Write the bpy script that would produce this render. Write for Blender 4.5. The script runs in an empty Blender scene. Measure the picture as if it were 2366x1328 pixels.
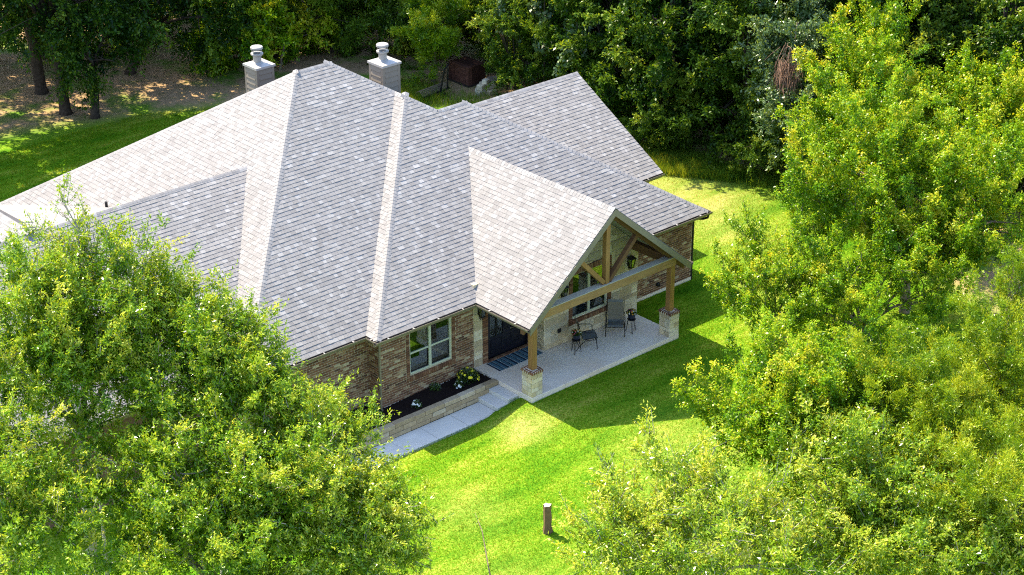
import bpy, math, random
import numpy as np
from mathutils import Vector, Matrix

# ------------------------------------------------------------------ camera, sky, sun, exposure
S = bpy.context.scene
COL = S.collection
R = math.radians
YAW, PITCH = R(47.932), R(25.775)
CAM = np.array([-37.46, -40.54, 30.90])
cam_d = bpy.data.cameras.new('camera')
cam = bpy.data.objects.new('camera', cam_d)
COL.objects.link(cam)
cam.location = CAM
fw = Vector((math.cos(YAW) * math.cos(PITCH), math.sin(YAW) * math.cos(PITCH), -math.sin(PITCH)))
cam.rotation_euler = fw.to_track_quat('-Z', 'Y').to_euler()
cam_d.sensor_width = 36.0
cam_d.lens = 4544.0 / 2366.0 * 36.0
cam_d.clip_start = 1.0
cam_d.clip_end = 1500.0
S.camera = cam

SUN_EL, SUN_AZ = R(52.0), R(97.0)
world = bpy.data.worlds.new('World')
S.world = world
world.use_nodes = True
wn = world.node_tree.nodes
wl = world.node_tree.links
wn.clear()
wo = wn.new('ShaderNodeOutputWorld')
wb = wn.new('ShaderNodeBackground')
ws = wn.new('ShaderNodeTexSky')
ws.sky_type = 'NISHITA'
ws.sun_disc = False
ws.sun_elevation = SUN_EL
ws.sun_rotation = R(90) - SUN_AZ
ws.air_density = 1.0
ws.dust_density = 0.9
ws.ozone_density = 1.2
wb.inputs['Strength'].default_value = 0.15
wl.new(ws.outputs[0], wb.inputs['Color'])
wl.new(wb.outputs[0], wo.inputs['Surface'])

sun_d = bpy.data.lights.new('sun', 'SUN')
sun_d.energy = 3.7
sun_d.angle = R(0.53)
sun_d.color = (1.0, 0.88, 0.63)
sun = bpy.data.objects.new('sun', sun_d)
COL.objects.link(sun)
sv = Vector((math.cos(SUN_EL) * math.cos(SUN_AZ), math.cos(SUN_EL) * math.sin(SUN_AZ), math.sin(SUN_EL)))
sun.rotation_euler = (-sv).to_track_quat('-Z', 'Y').to_euler()
sun.location = (0, 20, 40)

S.view_settings.view_transform = 'Standard'
S.view_settings.look = 'None'
S.view_settings.gamma = 1.0
S.view_settings.exposure = 1.9
S.view_settings.use_curve_mapping = False
S.render.engine = 'CYCLES'
S.cycles.use_denoising = False
S.cycles.use_adaptive_sampling = False
S.cycles.sampling_pattern = 'BLUE_NOISE'
S.cycles.sample_clamp_indirect = 4.0
S.cycles.sample_clamp_direct = 12.0
S.cycles.filter_width = 1.1
S.cycles.max_bounces = 7
S.cycles.diffuse_bounces = 3
S.cycles.glossy_bounces = 3
S.cycles.transmission_bounces = 5
S.cycles.transparent_max_bounces = 8
S.cycles.caustics_reflective = False
S.cycles.caustics_refractive = False

rnd = random.Random(7)
rng = np.random.default_rng(11)

# ------------------------------------------------------------------ helpers
def tag(o, label=None, cat=None, group=None, kind=None):
    if label: o['label'] = label
    if cat: o['category'] = cat
    if group: o['group'] = group
    if kind: o['kind'] = kind
    return o

def empty(name, loc, label=None, cat=None, group=None):
    o = bpy.data.objects.new(name, None)
    o.empty_display_size = 0.2
    COL.objects.link(o)
    o.location = loc
    return tag(o, label, cat, group)

def link(name, me, parent=None, loc=(0, 0, 0), rot=(0, 0, 0), scale=None):
    o = bpy.data.objects.new(name, me)
    COL.objects.link(o)
    if parent is not None: o.parent = parent
    o.location = loc
    o.rotation_euler = rot
    if scale: o.scale = scale
    return o

class MB:
    """collects faces, then links them as ONE mesh object"""
    def __init__(s): s.v = []; s.f = []; s.c = []
    def add(s, vs, fs, col=(1, 1, 1)):
        b = len(s.v)
        s.v += [tuple(p) for p in vs]
        s.f += [tuple(b + i for i in f) for f in fs]
        s.c += [col] * len(vs)
        return s
    def box(s, x0, x1, y0, y1, z0, z1, col=(1, 1, 1)):
        return s.add([(x0, y0, z0), (x1, y0, z0), (x1, y1, z0), (x0, y1, z0), (x0, y0, z1), (x1, y0, z1), (x1, y1, z1), (x0, y1, z1)],
                     [(0, 3, 2, 1), (4, 5, 6, 7), (0, 1, 5, 4), (1, 2, 6, 5), (2, 3, 7, 6), (3, 0, 4, 7)], col)
    def bar(s, a, b, w, h=None, up=(0, 0, 1), col=(1, 1, 1)):
        """square bar from a to b"""
        h = h or w
        a, b = Vector(a), Vector(b)
        d = (b - a).normalized()
        u = Vector(up)
        if abs(d.dot(u)) > .98: u = Vector((0, 1, 0))
        sd = d.cross(u).normalized(); u = sd.cross(d)
        vs = []
        for p in (a, b):
            for i, j in ((-1, -1), (1, -1), (1, 1), (-1, 1)):
                vs.append(p + sd * i * w / 2 + u * j * h / 2)
        return s.add(vs, [(3, 2, 1, 0), (4, 5, 6, 7), (0, 1, 5, 4), (1, 2, 6, 5), (2, 3, 7, 6), (3, 0, 4, 7)], col)
    def tube(s, pts, rad, n=6, col=(1, 1, 1), cap=True):
        pts = [Vector(p) for p in pts]
        if not hasattr(rad, '__len__'): rad = [rad] * len(pts)
        vs, fs = [], []
        ref = Vector((0.31, 0.17, 0.93))
        for i, p in enumerate(pts):
            d = (pts[min(i + 1, len(pts) - 1)] - pts[max(i - 1, 0)]).normalized()
            a = d.cross(ref)
            if a.length < .05: a = d.cross(Vector((1, 0, 0)))
            a.normalize(); b = d.cross(a)
            for k in range(n):
                t = 2 * math.pi * k / n
                vs.append(p + (a * math.cos(t) + b * math.sin(t)) * rad[i])
        for i in range(len(pts) - 1):
            for k in range(n):
                k2 = (k + 1) % n
                fs.append((i * n + k, i * n + k2, (i + 1) * n + k2, (i + 1) * n + k))
        if cap:
            fs.append(tuple(range(n))[::-1]); fs.append(tuple((len(pts) - 1) * n + k for k in range(n)))
        return s.add(vs, fs, col)
    def lathe(s, c, prof, n=20, col=(1, 1, 1)):
        vs, fs = [], []
        for r, z in prof:
            for k in range(n):
                t = 2 * math.pi * k / n
                vs.append((c[0] + r * math.cos(t), c[1] + r * math.sin(t), c[2] + z))
        m = len(prof)
        for i in range(m - 1):
            for k in range(n):
                k2 = (k + 1) % n
                fs.append((i * n + k, i * n + k2, (i + 1) * n + k2, (i + 1) * n + k))
        fs.append(tuple(range(n))[::-1]); fs.append(tuple((m - 1) * n + k for k in range(n)))
        return s.add(vs, fs, col)
    def prism(s, poly, off, col=(1, 1, 1)):
        """poly: 3d points (ccw seen from outside), extruded by vector -off behind"""
        k = len(poly); o = Vector(off)
        vs = [Vector(p) for p in poly] + [Vector(p) - o for p in poly]
        fs = [tuple(range(k)), tuple(range(2 * k - 1, k - 1, -1))] + [(i, k + i, k + (i + 1) % k, (i + 1) % k) for i in range(k)]
        return s.add(vs, fs, col)
    def mesh(s, name, m, origin=(0, 0, 0), smooth=False):
        me = bpy.data.meshes.new(name)
        o = origin
        me.from_pydata([(p[0] - o[0], p[1] - o[1], p[2] - o[2]) for p in s.v], [], s.f)
        a = me.attributes.new('col', 'FLOAT_COLOR', 'POINT')
        a.data.foreach_set('color', np.array([(c[0], c[1], c[2], 1.0) for c in s.c], dtype=np.float32).ravel())
        me.materials.append(m)
        if smooth: me.polygons.foreach_set('use_smooth', [True] * len(me.polygons))
        me.update()
        return me
    def build(s, name, m, parent=None, origin=(0, 0, 0), smooth=False, loc=(0, 0, 0)):
        return link(name, s.mesh(name, m, origin, smooth), parent, loc)

def np_mesh(name, v, f, m, attrs=None, smooth=False):
    """v (n,3) float, f (m,k) int -> mesh"""
    me = bpy.data.meshes.new(name)
    k = f.shape[1]
    me.vertices.add(len(v)); me.vertices.foreach_set('co', v.astype(np.float32).ravel())
    me.loops.add(f.size); me.loops.foreach_set('vertex_index', f.astype(np.int32).ravel())
    me.polygons.add(len(f)); me.polygons.foreach_set('loop_start', np.arange(0, f.size, k, dtype=np.int32))
    for an, av in (attrs or {}).items():
        a = me.attributes.new(an, 'FLOAT', 'POINT'); a.data.foreach_set('value', av.astype(np.float32))
    me.materials.append(m)
    me.update(calc_edges=True)
    if smooth: me.polygons.foreach_set('use_smooth', np.ones(len(f), dtype=bool))
    return me

# ------------------------------------------------------------------ materials
def nt(name):
    m = bpy.data.materials.new(name); m.use_nodes = True
    t = m.node_tree; t.nodes.clear()
    out = t.nodes.new('ShaderNodeOutputMaterial')
    return m, t, out
def N(t, kind, **kw):
    n = t.nodes.new('ShaderNode' + kind)
    for k, v in kw.items():
        if k in n.inputs.keys(): n.inputs[k].default_value = v
        else: setattr(n, k, v)
    return n
def noise(t, scale, detail=4, rough=.55, vec=None, world=True):
    n = N(t, 'TexNoise', Scale=scale, Detail=detail, Roughness=rough)
    if vec is None:
        g = N(t, 'NewGeometry') if world else N(t, 'TexCoord')
        t.links.new(g.outputs['Position' if world else 'Object'], n.inputs['Vector'])
    else: t.links.new(vec, n.inputs['Vector'])
    return n.outputs['Fac']
def ramp(t, fac, stops, interp='LINEAR'):
    r = N(t, 'ValToRGB'); cr = r.color_ramp; cr.interpolation = interp
    while len(cr.elements) < len(stops): cr.elements.new(.5)
    for e, (p, c) in zip(cr.elements, stops):
        e.position = p; e.color = (*c, 1) if len(c) == 3 else c
    t.links.new(fac, r.inputs['Fac'])
    return r.outputs['Color']
def mixc(t, fac, a, b, mode='MIX'):
    m = N(t, 'MixRGB', blend_type=mode)
    for s_, v in (('Fac', fac), ('Color1', a), ('Color2', b)):
        if isinstance(v, (int, float)): m.inputs[s_].default_value = v
        elif isinstance(v, tuple): m.inputs[s_].default_value = (*v, 1)
        else: t.links.new(v, m.inputs[s_])
    return m.outputs['Color']
def prin(t, out, col, rough=.8, spec=.3, metal=0, bump=None, bstr=.3, bdist=.01):
    p = N(t, 'BsdfPrincipled', Roughness=rough, Metallic=metal)
    p.inputs['Specular IOR Level'].default_value = spec
    if isinstance(col, tuple): p.inputs['Base Color'].default_value = (*col, 1)
    else: t.links.new(col, p.inputs['Base Color'])
    if bump is not None:
        b = N(t, 'Bump', Strength=bstr, Distance=bdist); t.links.new(bump, b.inputs['Height']); t.links.new(b.outputs[0], p.inputs['Normal'])
    t.links.new(p.outputs[0], out.inputs['Surface'])
    return p
def flat(name, col, rough=.7, spec=.3, metal=0, var=.25, sc=6.0, bstr=.25, fine=60.0):
    """one colour with soft blotches and a fine relief"""
    m, t, o = nt(name)
    a = noise(t, sc, 5)
    lo = tuple(max(0, c * (1 - var)) for c in col); hi = tuple(min(1, c * (1 + var)) for c in col)
    c = ramp(t, a, [(.3, lo), (.7, hi)])
    b = noise(t, fine, 3)
    prin(t, o, c, rough, spec, metal, b, bstr, .004)
    return m
def piece(name, rough=.85, var=.3, sc=30.0, fine=120.0, spec=.2, bstr=.3, tintc=None):
    """colour of each piece from its own attribute, with grain"""
    m, t, o = nt(name)
    at = N(t, 'Attribute', attribute_name='col')
    a = noise(t, sc, 4)
    g = ramp(t, a, [(.25, (1 - var,) * 3), (.75, (1 + var * .6,) * 3)])
    c = mixc(t, 1.0, at.outputs['Color'], g, 'MULTIPLY')
    b = noise(t, fine, 3)
    prin(t, o, c, rough, spec, 0, b, bstr, .004)
    return m
def wood(name, lo, hi, axis_scale=(3, 3, 3), rough=.6):
    m, t, o = nt(name)
    g = N(t, 'NewGeometry'); mp = N(t, 'Mapping'); mp.inputs['Scale'].default_value = axis_scale
    t.links.new(g.outputs['Position'], mp.inputs['Vector'])
    a = noise(t, 6.0, 6, .65, mp.outputs[0])
    b = noise(t, 1.3, 3)
    c = mixc(t, .45, ramp(t, a, [(.3, lo), (.7, hi)]), ramp(t, b, [(.3, lo), (.75, hi)]))
    prin(t, o, c, rough, .3, 0, a, .3, .004)
    return m
def leafmat(name, cols, trans=.42, tcol=(1.45, 1.15, .35), gloss=.07, grough=.30):
    m, t, o = nt(name)
    at = N(t, 'Attribute', attribute_name='tint')
    c = ramp(t, at.outputs['Fac'], [(i / (len(cols) - 1), q) for i, q in enumerate(cols)])
    d = N(t, 'BsdfDiffuse'); t.links.new(c, d.inputs['Color'])
    tr = N(t, 'BsdfTranslucent'); t.links.new(mixc(t, 1.0, c, tcol, 'MULTIPLY'), tr.inputs['Color'])
    mx = N(t, 'MixShader'); mx.inputs[0].default_value = trans
    t.links.new(d.outputs[0], mx.inputs[1]); t.links.new(tr.outputs[0], mx.inputs[2])
    gl = N(t, 'BsdfGlossy', Roughness=grough); gl.inputs['Color'].default_value = (.9, .95, .9, 1)
    m2 = N(t, 'MixShader'); m2.inputs[0].default_value = gloss
    t.links.new(mx.outputs[0], m2.inputs[1]); t.links.new(gl.outputs[0], m2.inputs[2])
    t.links.new(m2.outputs[0], o.inputs['Surface'])
    return m

M = {}
M['mortar'] = flat('mortar', (.56, .47, .33), .95, .1, var=.2, sc=9)
M['brick'] = piece('brick', .9, .35, 14, 90)
M['stone'] = piece('stone', .9, .22, 7, 60)
M['stone_mortar'] = flat('stone_mortar', (.78, .70, .55), .95, .1, var=.12)
M['shingle'] = piece('shingle', .95, .22, 22, 260, .12, .5)
M['felt'] = flat('felt', (.10, .095, .10), .95, .1)
M['trim'] = flat('trim_paint', (.215, .18, .12), .55, .35, var=.08, sc=2)
M['trimlight'] = flat('light_trim_paint', (.46, .42, .34), .5, .35, var=.08, sc=2)
M['siding'] = flat('siding_paint', (.185, .158, .128), .6, .3, var=.06, sc=2)
M['metal'] = flat('flue_metal', (.30, .285, .27), .5, .5, .2, var=.08)
M['capmetal'] = flat('cap_metal', (.33, .31, .295), .5, .4, .1, var=.08)
M['window'] = flat('window_paint', (.50, .53, .41), .45, .4, var=.05)
M['black'] = flat('black_iron', (.012, .012, .014), .45, .4, var=.3)
M['door'] = flat('door_paint', (.005, .006, .014), .35, .5, var=.3)
M['dark'] = flat('dark_room', (.02, .02, .022), .95, .1)
M['curtain'] = flat('curtain', (.30, .29, .26), .9, .1, var=.1)
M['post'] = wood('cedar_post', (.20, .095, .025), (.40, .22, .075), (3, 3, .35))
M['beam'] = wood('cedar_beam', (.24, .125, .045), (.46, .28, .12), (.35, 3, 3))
M['darkbeam'] = wood('stained_shaded_beam', (.09, .040, .018), (.20, .10, .045), (2, .4, 2))
M['ceiling'] = flat('porch_ceiling', (.34, .335, .27), .7, .2, var=.06, sc=2)
M['bark'] = flat('bark', (.16, .125, .095), .95, .1, var=.5, sc=9, bstr=.8, fine=25)
M['palebark'] = flat('pale_bark', (.30, .27, .23), .95, .1, var=.4, sc=9, bstr=.6, fine=25)
M['darkbark'] = flat('dark_bark', (.055, .042, .034), .95, .1, var=.5, sc=9, bstr=.8, fine=25)
M['pot'] = flat('pot_glaze', (.010, .014, .032), .3, .5)
M['sling'] = flat('sling_fabric', (.20, .175, .135), .7, .3, var=.12, sc=20, fine=200)
M['seat'] = flat('seat_fabric', (.15, .16, .165), .6, .4, var=.12, sc=20, fine=200)
M['flower'] = piece('flower', .7, .1)
M['wax'] = leafmat('bed_leaves', [(.02, .05, .012), (.05, .11, .02), (.10, .18, .03)])

def concrete(name, lo, hi, warm, wamt=.35, sc=1.2):
    m, t, o = nt(name)
    a = noise(t, sc, 6, .62); b = noise(t, 42.0, 3); d = noise(t, .55, 3)
    c = ramp(t, a, [(.32, lo), (.68, hi)])
    w = ramp(t, d, [(.42, (0, 0, 0)), (.66, (wamt,) * 3)])
    c = mixc(t, w, c, warm)
    sp = ramp(t, b, [(.30, (.86,) * 3), (.55, (1.0,) * 3)])
    c = mixc(t, 1.0, c, sp, 'MULTIPLY')
    prin(t, o, c, .85, .25, 0, b, .25, .004)
    return m
M['slab'] = concrete('porch_concrete', (.74, .655, .56), (.82, .725, .62), (.72, .54, .39), .55)
M['walk'] = concrete('walk_concrete', (.60, .575, .54), (.70, .67, .62), (.50, .47, .40), .3)

def glassmat():
    m, t, o = nt('window_glass')
    tr = N(t, 'BsdfTransparent'); tr.inputs['Color'].default_value = (.42, .47, .46, 1)
    gl = N(t, 'BsdfGlossy', Roughness=.015); gl.inputs['Color'].default_value = (.9, .95, .9, 1)
    lw = N(t, 'LayerWeight', Blend=.42)
    mx = N(t, 'MixShader')
    mm = N(t, 'Math', operation='MULTIPLY_ADD'); mm.inputs[1].default_value = .55; mm.inputs[2].default_value = .10
    t.links.new(lw.outputs['Fresnel'], mm.inputs[0]); t.links.new(mm.outputs[0], mx.inputs[0])
    t.links.new(tr.outputs[0], mx.inputs[1]); t.links.new(gl.outputs[0], mx.inputs[2])
    t.links.new(mx.outputs[0], o.inputs['Surface'])
    return m
M['glass'] = glassmat()

LAWN = [(.10, (.014, .080, .002)), (.40, (.060, .180, .003)), (.58, (.150, .262, .006)), (.82, (.38, .38, .07))]
def lawncol(t):
    g = N(t, 'NewGeometry'); mp = N(t, 'Mapping'); mp.inputs['Scale'].default_value = (.30, 1.0, 1.0); t.links.new(g.outputs['Position'], mp.inputs['Vector'])
    big = noise(t, .45, 4, .6, mp.outputs[0]); mid = noise(t, 2.4, 4, .65, mp.outputs[0]); fin = noise(t, 20.0, 4, .8)
    sx = N(t, 'SeparateXYZ'); t.links.new(g.outputs['Position'], sx.inputs[0])
    # faint mower lanes along the house front
    ml = N(t, 'Math', operation='MULTIPLY_ADD'); t.links.new(sx.outputs['Y'], ml.inputs[0]); ml.inputs[1].default_value = 4.6
    t.links.new(mid, ml.inputs[2])
    sn = N(t, 'Math', operation='SINE'); t.links.new(ml.outputs[0], sn.inputs[0])
    f1 = N(t, 'Math', operation='MULTIPLY_ADD'); t.links.new(sn.outputs[0], f1.inputs[0]); f1.inputs[1].default_value = .03; bg = N(t, 'Math', operation='MULTIPLY_ADD'); t.links.new(big, bg.inputs[0]); bg.inputs[1].default_value = .55; bg.inputs[2].default_value = .235; t.links.new(bg.outputs[0], f1.inputs[2])
    f2 = N(t, 'Math', operation='MULTIPLY_ADD'); t.links.new(mid, f2.inputs[0]); f2.inputs[1].default_value = .5; f2.inputs[2].default_value = -.25
    f3 = N(t, 'Math', operation='ADD'); t.links.new(f1.outputs[0], f3.inputs[0]); t.links.new(f2.outputs[0], f3.inputs[1])
    f4 = N(t, 'Math', operation='MULTIPLY_ADD'); t.links.new(fin, f4.inputs[0]); f4.inputs[1].default_value = 1.3; f4.inputs[2].default_value = -.65
    f5 = N(t, 'Math', operation='ADD'); t.links.new(f3.outputs[0], f5.inputs[0]); t.links.new(f4.outputs[0], f5.inputs[1])
    return ramp(t, f5.outputs[0], LAWN), fin, f5.outputs[0]
def ground_mat():
    m, t, o = nt('ground')
    c, fin, f = lawncol(t)
    dry = ramp(t, f, [(.25, (.12, .22, .015)), (.45, (.30, .30, .07)), (.7, (.46, .38, .19))])
    lit = noise(t, 2.6, 5, .65); lit2 = noise(t, 22.0, 4, .7)
    litter = mixc(t, .5, ramp(t, lit, [(.3, (.22, .135, .07)), (.7, (.55, .36, .20))]), ramp(t, lit2, [(.3, (.12, .075, .04)), (.7, (.52, .36, .22))]))
    patch = ramp(t, noise(t, .45, 5, .6), [(.50, (0, 0, 0)), (.64, (1, 1, 1))])
    at = N(t, 'Attribute', attribute_name='litter'); ad = N(t, 'Attribute', attribute_name='dry')
    wgrass = mixc(t, patch, litter, (.10, .20, .02))
    c1 = mixc(t, ad.outputs['Fac'], c, dry)
    nz = N(t, 'Math', operation='MULTIPLY_ADD'); t.links.new(lit, nz.inputs[0]); nz.inputs[1].default_value = 1.2; nz.inputs[2].default_value = -.6
    ad2 = N(t, 'Math', operation='ADD', use_clamp=True); t.links.new(at.outputs['Fac'], ad2.inputs[0]); t.links.new(nz.outputs[0], ad2.inputs[1])
    mu = N(t, 'Math', operation='MULTIPLY', use_clamp=True); t.links.new(ad2.outputs[0], mu.inputs[0]); t.links.new(at.outputs['Fac'], mu.inputs[1])
    sm = N(t, 'Math', operation='SMOOTH_MIN'); t.links.new(mu.outputs[0], sm.inputs[0]); sm.inputs[1].default_value = 1.0; sm.inputs[2].default_value = .05
    c2 = mixc(t, sm.outputs[0], c1, wgrass)
    prin(t, o, c2, .95, .1, 0, fin, .6, .03)
    return m
M['ground'] = ground_mat()
def blade_mat(name, long=False):
    m, t, o = nt(name)
    c, fin, f = lawncol(t)
    if long: c = ramp(t, f, [(.2, (.05, .14, .012)), (.5, (.12, .24, .02)), (.75, (.24, .31, .05))])
    else:
        ad = N(t, 'Attribute', attribute_name='dry')
        c = mixc(t, ad.outputs['Fac'], c, (.36, .33, .11))
    d = N(t, 'BsdfDiffuse'); tr = N(t, 'BsdfTranslucent')
    t.links.new(c, d.inputs['Color']); t.links.new(mixc(t, 1.0, c, (1.9, 1.15, .4), 'MULTIPLY'), tr.inputs['Color'])
    mx = N(t, 'MixShader'); mx.inputs[0].default_value = .45
    t.links.new(d.outputs[0], mx.inputs[1]); t.links.new(tr.outputs[0], mx.inputs[2]); t.links.new(mx.outputs[0], o.inputs['Surface'])
    return m
M['blade'] = blade_mat('grass_blade'); M['longblade'] = blade_mat('long_grass_blade', True)

def rugmat():
    m, t, o = nt('striped_rug')
    tc = N(t, 'TexCoord'); sx = N(t, 'SeparateXYZ'); t.links.new(tc.outputs['Object'], sx.inputs[0])
    a = N(t, 'Math', operation='MULTIPLY'); t.links.new(sx.outputs['X'], a.inputs[0]); a.inputs[1].default_value = 1 / .385
    b = N(t, 'Math', operation='FRACT'); t.links.new(a.outputs[0], b.inputs[0])
    blue, navy, pale = (.075, .150, .20), (.012, .028, .055), (.36, .40, .42)
    c = ramp(t, b.outputs[0], [(0, navy), (.13, pale), (.20, blue), (.50, navy), (.60, pale), (.64, blue), (.93, navy)], 'CONSTANT')
    prin(t, o, c, .95, .1, 0, noise(t, 90, 3), .4, .004)
    return m
M['rug'] = rugmat()
def mulchmat():
    m, t, o = nt('mulch')
    a = noise(t, 26, 5, .7)
    prin(t, o, ramp(t, a, [(.3, (.006, .004, .004)), (.72, (.032, .020, .017))]), .95, .1, 0, a, 1.0, .03)
    return m
M['mulch'] = mulchmat()

SHINGLE_PAL = [((0.243, 0.231, 0.233), 5), ((0.239, 0.228, 0.231), 4), ((0.249, 0.237, 0.237), 4), ((0.225, 0.214, 0.216), 3), ((0.261, 0.249, 0.251), 3), ((0.29, 0.279, 0.281), 2.2), ((0.322, 0.309, 0.312), 0.7), ((0.234, 0.222, 0.222), 1.3)]
BRICK_PAL = [((.205, .098, .056), 5), ((.155, .074, .045), 5), ((.245, .128, .074), 4), ((.285, .175, .104), 3), ((.110, .058, .040), 2), ((.37, .265, .165), 2.2), ((.46, .37, .25), 1.1)]
STONE_PAL = [((.56, .455, .295), 4), ((.48, .385, .245), 3), ((.62, .525, .365), 4), ((.53, .465, .345), 3), ((.44, .36, .245), 2), ((.66, .585, .45), 2)]
BLOCK_PAL = [((.40, .30, .185), 4), ((.46, .36, .235), 3), ((.35, .26, .16), 3), ((.50, .41, .29), 2)]
def pick(pal):
    c = rnd.choices([p[0] for p in pal], [p[1] for p in pal])[0]
    k = rnd.uniform(.9, 1.1)
    return tuple(x * k for x in c)

# ------------------------------------------------------------------ terrain
def sstep(a, b, x):
    u = np.clip((x - a) / (b - a), 0, 1); return u * u * (3 - 2 * u)
def ground_z(x, y):
    x = np.asarray(x, float); y = np.asarray(y, float)
    z = -.17 + .30 * sstep(-2.2, .3, x)
    z = z + .06 * sstep(2, 8, x) * sstep(1.5, 2.6, y)
    z = z * sstep(34, 12, np.hypot(x, y - 2)) 
    return z
# lawn outline (forest beyond): signed amount of leaf litter
LAWN_POLY = [(-60, -6), (-60, 33.5), (-6, 33.5), (0, 32.4), (5, 30.6), (9.5, 28.4), (14, 24.6), (16.6, 21.2), (17.4, 14), (17.0, 10.8), (18.8, 8), (19.5, 5), (17, -3), (14, -9), (9, -16), (0, -24), (-40, -44)]
def poly_dist(px, py, poly):
    """signed distance to polygon, negative inside"""
    d = np.full(px.shape, 1e9); ins = np.zeros(px.shape, bool)
    n = len(poly)
    for i in range(n):
        ax, ay = poly[i]; bx, by = poly[(i + 1) % n]
        ex, ey = bx - ax, by - ay
        u = np.clip(((px - ax) * ex + (py - ay) * ey) / (ex * ex + ey * ey), 0, 1)
        d = np.minimum(d, np.hypot(px - ax - u * ex, py - ay - u * ey))
        c = ((ay > py) != (by > py)) & (px < (bx - ax) * (py - ay) / ((by - ay) if by != ay else 1e-9) + ax)
        ins ^= c
    return np.where(ins, -d, d)
def dryness(x, y):
    g = lambda cx, cy, r: np.exp(-((x - cx) ** 2 + (y - cy) ** 2) / r ** 2)
    a = .6 * g(-.95, -.75, .8) + .6 * g(16.5, 7.5, 1.9) + .55 * g(15.0, 9.0, 2.2) + .3 * g(14.5, 4.5, 1.8) + .22 * g(-2, -8, 2.2) + .2 * g(-5.5, -3.2, 1.3) + .2 * g(1.5, -5.2, 2.2) + .3 * g(12.5, 1.2, 1.4) + .25 * g(-7.5, -7, 1.7)
    return np.clip(a, 0, 1)
gx = np.concatenate([np.linspace(-400, -42, 14), np.linspace(-40, 60, 201), np.linspace(64, 400, 13)])
gy = np.concatenate([np.linspace(-400, -32, 14), np.linspace(-30, 70, 201), np.linspace(74, 400, 13)])
X, Y = np.meshgrid(gx, gy, indexing='ij')
Z = ground_z(X, Y)
Z = Z + np.where((X > -9.2) & (X < 7.1) & (Y > .5) & (Y < 16), -.25, 0)       # excavated under house, bed and walk
Z = Z + np.where((X > 0.15) & (X < 6.7) & (Y > .15) & (Y < 3), -.25, 0)
nX, nY = X.shape
idx = np.arange(nX * nY).reshape(nX, nY)
F_ = np.stack([idx[:-1, :-1], idx[1:, :-1], idx[1:, 1:], idx[:-1, 1:]], -1).reshape(-1, 4)
lit = sstep(-1.2, 1.6, poly_dist(X, Y, LAWN_POLY)).ravel()
me = np_mesh('ground', np.stack([X, Y, Z], -1).reshape(-1, 3), F_, M['ground'], {'litter': lit, 'dry': dryness(X, Y).ravel()}, True)
tag(link('ground', me), kind='structure')

def blades(name, pts, h, w, m, lean=.5):
    """one triangle per blade"""
    n = len(pts)
    a = rng.random(n) * 2 * np.pi
    hh = h * (.55 + .9 * rng.random(n))
    sd = np.stack([np.cos(a), np.sin(a), np.zeros(n)], -1) * (w / 2)
    b = rng.random(n) * 2 * np.pi
    ln = rng.random(n) * lean
    tip = np.stack([np.cos(b) * ln * hh, np.sin(b) * ln * hh, hh], -1)
    v = np.stack([pts - sd, pts + sd, pts + tip], 1).reshape(-1, 3)
    f = np.arange(3 * n).reshape(n, 3)
    return np_mesh(name, v, f, m, {'dry': np.repeat(dryness(pts[:, 0], pts[:, 1]), 3)})
def scatter(n, x0, x1, y0, y1, keep):
    x = rng.uniform(x0, x1, n); y = rng.uniform(y0, y1, n)
    k = keep(x, y); x, y = x[k], y[k]
    return np.stack([x, y, ground_z(x, y) - .005], -1)
def lawn_keep(x, y):
    k = poly_dist(x, y, LAWN_POLY) < rng.normal(0, .35, x.shape) - .1
    k &= ~((x > -9.4) & (x < 10.4) & (y > 2.8) & (y < 20))
    k &= ~((x > -.02) & (x < 6.83) & (y > -.02) & (y < 3))
    k &= ~((x > -9.5) & (x < 0) & (y > .63) & (y < 4))
    k &= ~((x > -.95) & (x < 0) & (y > .60) & (y < 3))
    bald = dryness(x, y)
    k &= rng.random(x.shape) > bald * .75
    return k
grass = blades('lawn_grass', scatter(520000, -10, 20, -13, 12, lawn_keep), .055, .014, M['blade'], .9)
tag(link('lawn_grass', grass), 'short bright green mown lawn grass around the house', 'grass', kind='stuff')

# ------------------------------------------------------------------ HOUSE
house = empty('house', (0, 0, 0), 'brick house with weathered grey shingle roof and gabled timber porch', 'house')
ZE, T8 = 2.921, .669
BY, BX, RX, AY, LX = 2.453, -4.291, 10.741, 2.998, -8.816
YM, X1, PKX = 11.323, -.515, .893
ZM = ZE + T8 * 8.325
TL, TR, TQ = .671, .650, .667
PX0, PX1, PXC, PY, ZP = -.212, 7.12, 3.454, -.125, 5.96
TP = (ZP - ZE) / (PXC - PX0)
YW, XW, TW = 9.846, -3.725, .565
ZW = ZE + TL * (XW - LX)
Y2, Z2 = BY + 6.0, ZE + T8 * 6.0
X2R, X2L = RX - (Z2 - ZE) / TR, PKX + (ZM - Z2) / TR
XS = (ZM - ZE + TR * PKX + TQ * BX) / (TQ + TR)
ZS_ = ZE + TQ * (XS - BX)
YSA, YSB = AY + (ZS_ - ZE) / T8, BY + (ZS_ - ZE) / T8
YPB = BY + (ZP - ZE) / T8
ZRR, YRR, XR0, XR1, TRR = 5.625, 10.707, 6.58, 12.142, .58
YRE = YRR - (ZRR - ZE) / TRR

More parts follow.
